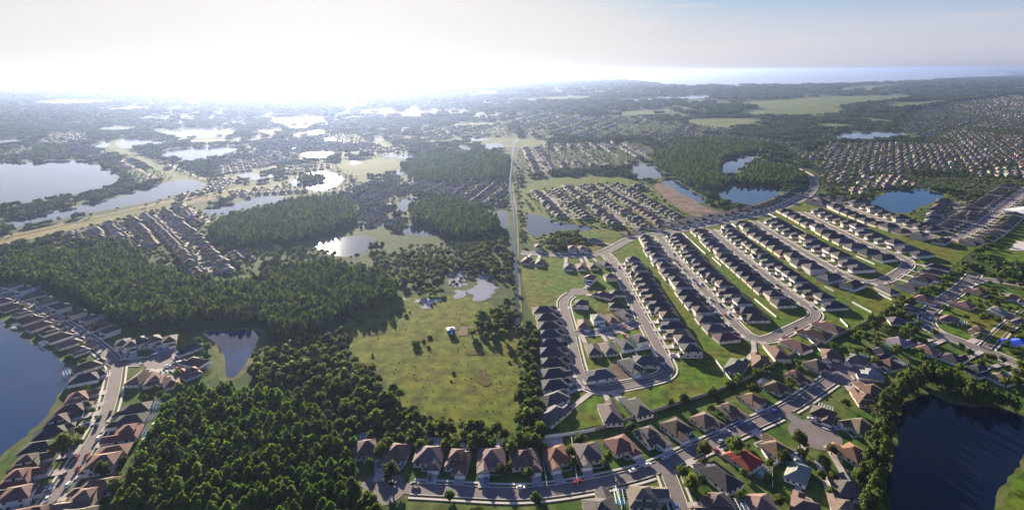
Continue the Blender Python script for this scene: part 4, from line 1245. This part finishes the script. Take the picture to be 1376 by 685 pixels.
# --- bushy trees: belts round the meadow; the nearest ones singly, the rest as one mass
BEL = []
def belt(px, step, h=6, keep=1.0, cl=True):
    P = GP(px, h)
    q = jitter_fill(P, step)
    q = q[rng.uniform(0, 1, len(q)) < keep]
    BEL.append(clear(q, 7.6, 2.5, 0.5) if cl else q)
belt([(340, 470), (400, 450), (460, 440), (470, 470), (500, 490), (535, 515), (548, 545), (600, 560), (690, 566), (732, 560), (734, 600), (600, 596), (560, 590), (500, 585), (470, 590), (452, 565), (425, 535), (380, 510), (345, 505)], 4.8, 6, 0.8)
belt([(698, 430), (720, 430), (726, 500), (730, 600), (690, 600), (698, 540)], 4.4, 7, 0.92)
belt([(628, 440), (640, 415), (662, 402), (688, 398), (690, 440), (660, 445)], 5.5, 8, 0.95)
belt([(500, 345), (560, 325), (690, 322), (688, 375), (640, 365), (600, 362), (560, 380), (510, 375)], 7.0, 5, 0.75)
belt([(560, 385), (600, 385), (600, 395), (565, 398)], 6.0, 5, 0.8)
belt([(731, 322), (748, 306), (775, 306), (788, 318), (780, 329), (742, 330)], 5.0, 7, 0.95)
belt([(330, 335), (410, 330), (500, 345), (420, 352), (360, 350)], 8.0, 5, 0.6)
belt([(672, 320), (686, 320), (690, 250), (684, 210), (696, 205), (700, 300), (704, 420), (694, 430)], 8, 4, 0.3)
belt([(470, 440), (560, 400), (690, 425), (700, 550), (560, 560)], 22, 2.5, 0.12)
belt([(1140, 445), (1190, 412), (1262, 372), (1300, 345), (1350, 290), (1356, 296), (1310, 350), (1300, 372), (1262, 385), (1200, 425), (1150, 452)], 6.5, 6, 0.8)
belt([(1300, 362), (1420, 356), (1420, 372), (1360, 376), (1310, 372)], 7, 6, 0.7)
belt([(1345, 440), (1376, 425), (1400, 440), (1400, 520), (1365, 520), (1350, 470)], 7, 6, 0.6)
belt([(860, 547), (905, 536), (990, 512), (1060, 478), (1062, 482), (990, 518), (905, 543), (870, 552)], 5.5, 3, 0.5)
belt([(-20, 345), (40, 333), (100, 322), (165, 318), (175, 325), (90, 336), (0, 345)], 8, 5, 0.7)
# trees between the old houses
for px, st, kp in (([(480, 590), (740, 590), (900, 545), (1120, 460), (1180, 470), (1200, 540), (1165, 690), (480, 690)], 9, 0.42), ([(1120, 455), (1240, 395), (1376, 375), (1376, 520), (1240, 500), (1180, 500)], 9.5, 0.5), ([(0, 380), (150, 440), (290, 450), (260, 520), (190, 560), (150, 690), (0, 690), (100, 520), (90, 470)], 9, 0.42)):
    belt(px, st, 4, kp)
B = np.concatenate(BEL)
B = nearest_first(B[frame_mask(B, 15)])
print('bushy trees', len(B))
NB = 290
hp = np.array([h['p'] for h in NEAR])
yard_used = {}
for k, p in enumerate(B[:NB]):
    d = np.linalg.norm(hp - p, axis=1)
    j = int(d.argmin())
    inm = d[j] > 30
    if inm or NEAR[j]['ref'] in yard_used and yard_used[NEAR[j]['ref']] >= 1:
        if d[j] > 22:
            lab, grp = 'round bushy tree in the dark thicket between the houses and the meadow', 'bushy trees of the thicket by the meadow'
        else:
            lab, grp = 'leafy garden tree crowded among other trees around the suburb houses', 'leafy trees among the suburb houses'
    else:
        yard_used[NEAR[j]['ref']] = 1
        lab, grp = f"leafy tree next to {NEAR[j]['ref']}", 'leafy trees among the suburb houses'
    sc = random.uniform(0.6, 1.1) if not inm else random.uniform(0.7, 1.15)
    tree('broadleaf_tree', BROAD_ME[random.randrange(5)], p[0], p[1], sc, random.uniform(0, 6.28), lab, 'tree', grp)
scatter('thicket', 'bushy dark thickets and garden trees farther away', C_BROAD, B[NB:], rng.uniform(0.6, 1.1, len(B) - NB), 4)
SH = np.concatenate([jitter_fill(GP([(470, 450), (500, 412), (560, 402), (680, 424), (702, 480), (702, 560), (690, 585), (560, 580), (525, 510)]), 5.5), jitter_fill(GP([(560, 480), (690, 500), (700, 585), (600, 575)]), 5.5)])
dn = 0.5 * np.sin(SH[:, 0] * 0.11 + SH[:, 1] * 0.05) + 0.5 * np.sin(SH[:, 0] * 0.043 - SH[:, 1] * 0.09)
SH = clear(SH[dn + rng.normal(0, .45, len(SH)) > 1.25], 9, 2, 1)
TF = jitter_fill(GP([(470, 450), (500, 412), (560, 402), (680, 424), (702, 480), (702, 560), (690, 585), (560, 580), (525, 510)]), 3.4)
TF = clear(TF[rng.uniform(0, 1, len(TF)) < 0.22], 9, 2, 1)
scatter('meadow_tufts', 'small tufts of rough grass and weeds over the meadow', C_TUFT, TF, rng.uniform(0.12, 0.38, len(TF)), 2)
MS = np.concatenate([jitter_fill(w, 3.2) for w in WATER if 560 < w[:, 1].mean() < 640 and -110 < w[:, 0].mean() < 0 and len(w) > 5 and np.ptp(w[:, 0]) < 60] or [np.zeros((0, 2))])
SH = np.concatenate([SH, MS[rng.uniform(0, 1, len(MS)) < 0.55]])
scatter('meadow_shrubs', 'low scattered shrubs in the rough meadow', C_SHRUB, SH, rng.uniform(0.35, 1.1, len(SH)) * np.where(rng.uniform(0, 1, len(SH)) < .1, 1.8, 1), 4)
# one big spreading tree at the left street
tree('broadleaf_tree', BROAD_ME[2], *G(84, 607, 3), 1.55, 1.0, 'largest dark round tree, west of the left street', 'tree', None)
tree('broadleaf_tree', BROAD_ME[2], *G(525, 640, 3), 1.1, 2.0, 'round tree by the round left end of bottom street', 'tree', None)

# --- bank of the dark pond
BK = []
for line, n in (([(1165, 690), (1172, 640), (1180, 600), (1190, 560), (1205, 530), (1222, 512), (1240, 505)], 110), ([(1240, 505), (1262, 508), (1280, 516), (1305, 530), (1335, 540), (1352, 540)], 75)):
    Q = smooth_line(GP(line, 4), 2)
    c = np.concatenate([[0], np.cumsum(np.linalg.norm(np.diff(Q, axis=0), axis=1))])
    s = np.sort(rng.uniform(0, c[-1], n * 2))
    q = np.stack([np.interp(s, c, Q[:, 0]), np.interp(s, c, Q[:, 1])], 1) + rng.normal(0, 2.6, (len(s), 2))
    BK.append(q)
BK = np.concatenate(BK)
BK = BK[~inside(BK, WATER[2])]
keep = []
for p in BK:
    if all(np.linalg.norm(p - q) > 2.1 for q in keep): keep.append(p)
for p in keep:
    if np.linalg.norm(hp - p, axis=1).min() < 9: continue
    tree('bank_tree', CYP_ME[random.randrange(3)], p[0], p[1], random.uniform(0.85, 1.3), random.uniform(0, 6.28), 'upright yellow green tree in the hedge round the dark pond', 'bank tree', 'trees round the dark pond')

# --- far tree clumps over the plain
def far_points(d0, d1, n):
    d = np.sqrt(rng.uniform(d0 ** 2, d1 ** 2, n))
    x = rng.uniform(-0.97, 0.97, n) * d
    return np.stack([x, d], 1)
FIELDS = ZONES['pasture'] + ZONES['levee'] + ZONES['grass_strip'] + ZONES['dirt_site'] + ZONES['park_lawn'] + ZONES['estate_lawn']
def vnoise(p, s):
    q = p / s
    i = np.floor(q).astype(int)
    f = q - i
    f = f * f * (3 - 2 * f)
    def hsh(a, b): return np.modf(np.abs(np.sin(a * 127.1 + b * 311.7) * 43758.5453))[0]
    return (hsh(i[:, 0], i[:, 1]) * (1 - f[:, 0]) + hsh(i[:, 0] + 1, i[:, 1]) * f[:, 0]) * (1 - f[:, 1]) + (hsh(i[:, 0], i[:, 1] + 1) * (1 - f[:, 0]) + hsh(i[:, 0] + 1, i[:, 1] + 1) * f[:, 0]) * f[:, 1]
CP, CS = [], []
for d0, d1, n, s0 in ((560, 1300, 8000, 0.6), (1300, 2600, 13000, 0.85), (2600, 5200, 9000, 1.7), (5200, 11000, 7000, 3.0)):
    q = far_points(d0, d1, n)
    for f in FIELDS: q = q[~inside(q, grow(f, 15 * s0))]
    dens = vnoise(q, 420) * 0.6 + vnoise(q, 150) * 0.4
    q = q[dens + rng.uniform(-.2, .2, len(q)) > 0.38]
    ins = np.zeros(len(q), bool)
    for s_ in SUB: ins |= inside(q, s_)
    q = q[~ins]
    q = clear(q, 15, 11, 10 * s0)
    CP.append(q)
    CS.append(rng.uniform(0.7, 1.2, len(q)) * s0)
CP, CS = np.concatenate(CP), np.concatenate(CS)
fm = frame_mask(CP)
CP, CS = CP[fm], CS[fm]
print('clumps', len(CP))
scatter('distant_woods', 'dark patches of woodland spread over the hazy plain', C_CLUMP, CP, CS, 4)
# --- small trees inside the far suburbs and rows of bank trees
SP = []
for si_, P in enumerate(SUB):
    q = jitter_fill(P, 9.5 if si_ in (0, 1, 4, 5) else 14, 0.5)
    SP.append(clear(q, 8.5, 2.5, 2))
for line, st in (([(0, 283), (60, 272), (110, 264), (160, 252), (178, 240), (135, 218)], 9), ([(0, 215), (60, 213), (130, 212), (150, 225), (180, 240)], 11), ([(300, 196), (330, 195), (322, 204), (285, 217), (250, 224)], 14), ([(270, 295), (330, 284), (390, 270)], 9), ([(20, 310), (110, 292), (200, 274), (285, 255)], 34),
                 ([(320, 245), (375, 236), (420, 228)], 12), ([(700, 285), (700, 320), (735, 322)], 10), ([(742, 294), (800, 303), (840, 308)], 9), ([(850, 245), (890, 244), (930, 262)], 12), ([(1100, 190), (1160, 193), (1225, 184)], 16), ([(1160, 268), (1200, 252), (1275, 258)], 13)):
    for _ in range(2):
        Q = resample(GP(line), st)
        SP.append(clear(Q + rng.normal(0, st * .4, Q.shape), 0, 1, 1))
SP = np.concatenate(SP)
SP = SP[frame_mask(SP)]
print('suburb trees', len(SP))
scatter('suburb_trees', 'small trees among the far houses and along the far ponds', C_BROAD, SP, rng.uniform(0.38, 0.92, len(SP)), 4)

# ------------------------------------------------------------------ fences and the long wall
def fence_mesh(P, h=1.9, post=2.4):
    mb = MB()
    P = resample(P, post)
    for a, b in zip(P[:-1], P[1:]):
        t = (b - a) / np.linalg.norm(b - a)
        n = np.array([-t[1], t[0]]) * 0.06
        mb.poly([(*(a + n), 0), (*(b + n), 0), (*(b + n), h - .1), (*(a + n), h - .1)])
        mb.poly([(*(b - n), 0), (*(a - n), 0), (*(a - n), h - .1), (*(b - n), h - .1)])
        mb.poly([(*(a + n), h - .1), (*(b + n), h - .1), (*(b - n), h - .1), (*(a - n), h - .1)])
    pm = MB()
    for a in P:
        pm.box(a[0] - .1, a[0] + .1, a[1] - .1, a[1] + .1, 0, h)
    return mb, pm
used = {}
def fence(px, label_hint=None):
    P = GP(px)
    c = P.mean(0)
    r = bpy.data.objects.new('vinyl_fence', None)
    COL.objects.link(r)
    r.location = (c[0], c[1], 0)
    a, b = fence_mesh(P - c)
    ob('fence_panels', a.mesh('fence_panels', M['vinyl']), r)
    ob('fence_posts', b.mesh('fence_posts', M['vinyl']), r)
    if label_hint is None:
        j = np.argsort(np.linalg.norm(hp - c, axis=1))
        for q in j:
            if NEAR[q]['ref'] not in used: break
        used[NEAR[q]['ref']] = 1
        label_hint = 'white fence next to ' + NEAR[q]['ref']
    setp(r, label_hint, 'fence', 'white garden fences')
for px in ([(962, 486), (988, 520)], [(1014, 403), (1043, 427)], [(1057, 464), (1075, 479)], [(1080, 452), (1097, 466)], [(1099, 470), (1112, 481)], [(1083, 489), (1103, 505)], [(1145, 407), (1171, 421)], [(1129, 430), (1139, 440)], [(995, 532), (1007, 546)],
           [(1108, 386), (1120, 392)], [(917, 314), (948, 342)], [(957, 347), (969, 358)], [(1001, 317), (1014, 324)], [(1032, 288), (1058, 301), (1083, 314)], [(728, 606), (735, 656)], [(768, 590), (776, 652)], [(728, 589), (764, 585), (800, 579)],
           [(827, 656), (836, 685)], [(1023, 606), (1038, 628), (1069, 607)], [(833, 476), (875, 468), (884, 482)], [(833, 476), (841, 496)], [(852, 472), (860, 486)], [(1038, 628), (1038, 655)], [(1180, 395), (1198, 404)], [(1150, 345), (1175, 356)], [(1215, 330), (1250, 345)], [(985, 500), (1000, 511)]):
    fence(px)
wall = MB()
P = resample(GP([(800, 579), (850, 563), (905, 545), (960, 528), (1000, 512), (1040, 490), (1075, 471), (1118, 456), (1150, 441), (1180, 425), (1215, 406), (1240, 392)]), 6)
n = normals(P) * 0.12
for i in range(len(P) - 1):
    a0, a1, b0, b1 = P[i] + n[i], P[i] - n[i], P[i + 1] + n[i + 1], P[i + 1] - n[i + 1]
    wall.quad((*a0, 0), (*b0, 0), (*b0, 2.0), (*a0, 2.0))
    wall.quad((*b1, 0), (*a1, 0), (*a1, 2.0), (*b1, 2.0))
    wall.quad((*a0, 2.0), (*b0, 2.0), (*b1, 2.0), (*a1, 2.0))
    wall.box(P[i][0] - .25, P[i][0] + .25, P[i][1] - .25, P[i][1] + .25, 0, 2.2)
setp(ob('boundary_wall', wall.mesh('boundary_wall', M['wallstone'])), 'long dark boundary wall between the new estate and the older houses', 'wall')

# ------------------------------------------------------------------ blue shed in the meadow, white hall at the right
def thing(name, label, cat, px, rz=0.0, z=2.0, group=None):
    r = bpy.data.objects.new(name, None)
    COL.objects.link(r)
    x, y = G(px[0], px[1], z)
    r.location = (x, y, 0)
    r.rotation_euler = (0, 0, rz)
    return setp(r, label, cat, group)
sh = thing('shed', 'small blue walled shed with pale roof alone in the meadow', 'shed', (606, 444), 0.35)
a = MB(); a.box(-3.6, 3.6, -3, 3, 0, 4.2)
ob('walls', a.mesh('walls', M['shedblue']), sh)
sh.scale = (.8, .8, .8)
a = MB(); a.hip(-3.6, 3.6, -3, 3, 4.5, math.radians(20), 0.5)
ob('roof', a.mesh('roof', M['metalroof']), sh)
a = MB(); a.box(-1.2, 1.2, -3.1, -2.98, 0.05, 2.6)
ob('door', a.mesh('door', M['white']), sh)
hl = thing('hall', 'long white hall with shallow pale roof beside the playing field', 'hall', (1378, 286), 0.35, 4)
a = MB(); a.box(-26, 26, -13, 13, 0, 8); a.box(-20, 20, -17, -13.02, 0, 4.5)
ob('walls', a.mesh('walls', M['white']), hl)
a = MB(); a.hip(-26, 26, -13, 13, 8.3, math.radians(4), 0.5); a.box(-20.4, 20.4, -17.5, -13.3, 4.55, 4.9)
ob('roof', a.mesh('roof', M['metalroof']), hl)
for xx in (-22, -12, -4, 4, 12, 22):
    a = MB(); a.box(xx - 1.3, xx + 1.3, -13.12, -12.95, 5.2, 7.2)
    ob('window', a.mesh('window', M['glass']), hl)
for xx in (-16, -8, 0, 8, 16):
    a = MB(); a.box(xx - 1.4, xx + 1.4, -17.1, -16.95, 1.0, 3.4)
    ob('window', a.mesh('window', M['glass']), hl)

# ------------------------------------------------------------------ cars
def car_meshes():
    body = MB()
    prof = [(-2.2, .35), (-2.25, .75), (-2.1, .95), (-1.25, 1.02), (-.55, 1.02), (1.55, 1.02), (2.15, .98), (2.25, .7), (2.2, .35)]
    for s in (-1, 1): body.poly([(s * 0.88, y, z) for y, z in (prof if s > 0 else prof[::-1])])
    for (y0, z0), (y1, z1) in zip(prof, prof[1:] + prof[:1]):
        body.quad((-.88, y0, z0), (.88, y0, z0), (.88, y1, z1), (-.88, y1, z1))
    body.box(-.70, .70, -.35, 1.25, 1.40, 1.47)
    gl = MB()
    lo, hi = [(-.82, -1.15, 1.0), (.82, -1.15, 1.0), (.82, 1.75, 1.0), (-.82, 1.75, 1.0)], [(-.68, -.4, 1.42), (.68, -.4, 1.42), (.68, 1.25, 1.42), (-.68, 1.25, 1.42)]
    gl.poly(hi)
    for i in range(4):
        j = (i + 1) % 4
        gl.poly([lo[i], lo[j], hi[j], hi[i]])
    wh = MB()
    k = 12
    for s in (-.11, .11): wh.poly([(s, math.cos(t * math.tau / k) * .34, math.sin(t * math.tau / k) * .34) for t in range(k)][::(1 if s > 0 else -1)])
    for t in range(k):
        a, b = t * math.tau / k, (t + 1) * math.tau / k
        wh.quad((-.11, math.cos(a) * .34, math.sin(a) * .34), (.11, math.cos(a) * .34, math.sin(a) * .34), (.11, math.cos(b) * .34, math.sin(b) * .34), (-.11, math.cos(b) * .34, math.sin(b) * .34))
    hd = MB(); hd.box(-.2, .2, -.03, .03, -.09, .09)
    return body.mesh('body', M['carpaint']), gl.mesh('windows', M['glass']), wh.mesh('wheel', M['tyre']), hd.mesh('headlight', M['lamp'])
CB, CG, CW, CHD = car_meshes()
CARC = {'white': (.75, .75, .74), 'silver': (.42, .44, .46), 'black': (.015, .015, .018), 'blue': (.03, .09, .32), 'red': (.35, .02, .02), 'grey': (.13, .135, .14)}
def car(x, y, rz, colr, label):
    r = bpy.data.objects.new('parked_car', None)
    COL.objects.link(r)
    r.location = (x, y, 0.58)
    r.rotation_euler = (0, 0, rz)
    setp(r, label, 'car', 'cars parked along the streets and driveways')
    ob('body', CB, r, col=CARC[colr])
    ob('windows', CG, r)
    for sx in (-.8, .8):
        for sy in (-1.35, 1.35): ob('wheel', CW, r, (sx, sy, .34))
        ob('headlight', CHD, r, (sx * .75, -2.26, .72))
ncar = 0
for h in NEAR:
    pr = {'old': .5, 'left': .45, 'right': .35, 'new': .25}[h['style']]
    if random.random() > pr or ncar >= 90: continue
    pd = PART[h['var']]
    y0, y1 = -pd['l'] / 2 - pd['wf'] - 3.2, -h['dist'] + 2.6
    if y0 < y1: continue
    y = random.uniform(max(y1, y0 - 4), y0)
    x = pd['gx'] + random.choice((-1.2, 1.2))
    c, s = math.cos(h['rot']), math.sin(h['rot'])
    cc = random.choice(['white', 'white', 'silver', 'black', 'blue', 'red', 'grey', 'white'])
    car(h['p'][0] + x * c - y * s, h['p'][1] + x * s + y * c, h['rot'] + random.choice((0, math.pi)), cc, f"{cc} car fronting {h['ref']}")
    ncar += 1
nk = 0
for h in NEAR:
    if nk >= 70 or random.random() > {'old': .45, 'left': .5, 'right': .3, 'new': .28}[h['style']]: continue
    if h['dist'] > 30: continue
    c, s = math.cos(h['rot']), math.sin(h['rot'])
    x, y = -PART[h['var']]['gx'] + random.uniform(-1, 1), -h['dist'] - 1.25
    cc = random.choice(['white', 'silver', 'black', 'blue', 'red', 'grey', 'white', 'black'])
    car(h['p'][0] + x * c - y * s, h['p'][1] + x * s + y * c, h['rot'] + math.pi / 2 * random.choice((-1, 1)), cc, f"{cc} kerbside car outside {h['ref']}")
    nk += 1
def street_car(px, py, sname, cc, label, side=1):
    P = [s for s in STREETS if s[0] == sname][0][1]
    p = np.array(G(px, py))
    i = int(np.linalg.norm(P - p, axis=1).argmin())
    t = normals(P)[i]
    q = P[i] + t * side * 2.9
    car(q[0], q[1], math.atan2(t[1], t[0]) , cc, label)
street_car(698, 658, 'bottom', 'white', 'white car parked on the bottom street left of the rust roofed house', 1)
street_car(878, 630, 'bottom', 'white', 'white car at the street corner where the side street leaves', 1)
street_car(74, 660, 'lefts', 'white', 'white car parked on the left street near the photo bottom edge', -1)
street_car(140, 565, 'lefts', 'black', 'black car parked halfway up the left street', 1)
street_car(148, 470, 'leftnw', 'silver', 'silver car parked just before the left street bends away', 1)

# ------------------------------------------------------------------ haze
hz = MB()
hz.box(-140000, 140000, -2500, 140000, -1.0, 232.0)
hm = bpy.data.materials.new('haze')
hm.use_nodes = True
t = hm.node_tree
t.nodes.clear()
o_ = t.nodes.new('ShaderNodeOutputMaterial')
pv = t.nodes.new('ShaderNodeVolumePrincipled')
pv.inputs['Color'].default_value = (0.33, 0.43, 0.71, 1)
pv.inputs['Density'].default_value = HAZE_DENSITY
pv.inputs['Anisotropy'].default_value = HAZE_G
t.links.new(pv.outputs[0], o_.inputs['Volume'])
setp(ob('haze', hz.mesh('haze', hm)), 'pale morning haze lying over the whole plain', None, None, 'stuff')
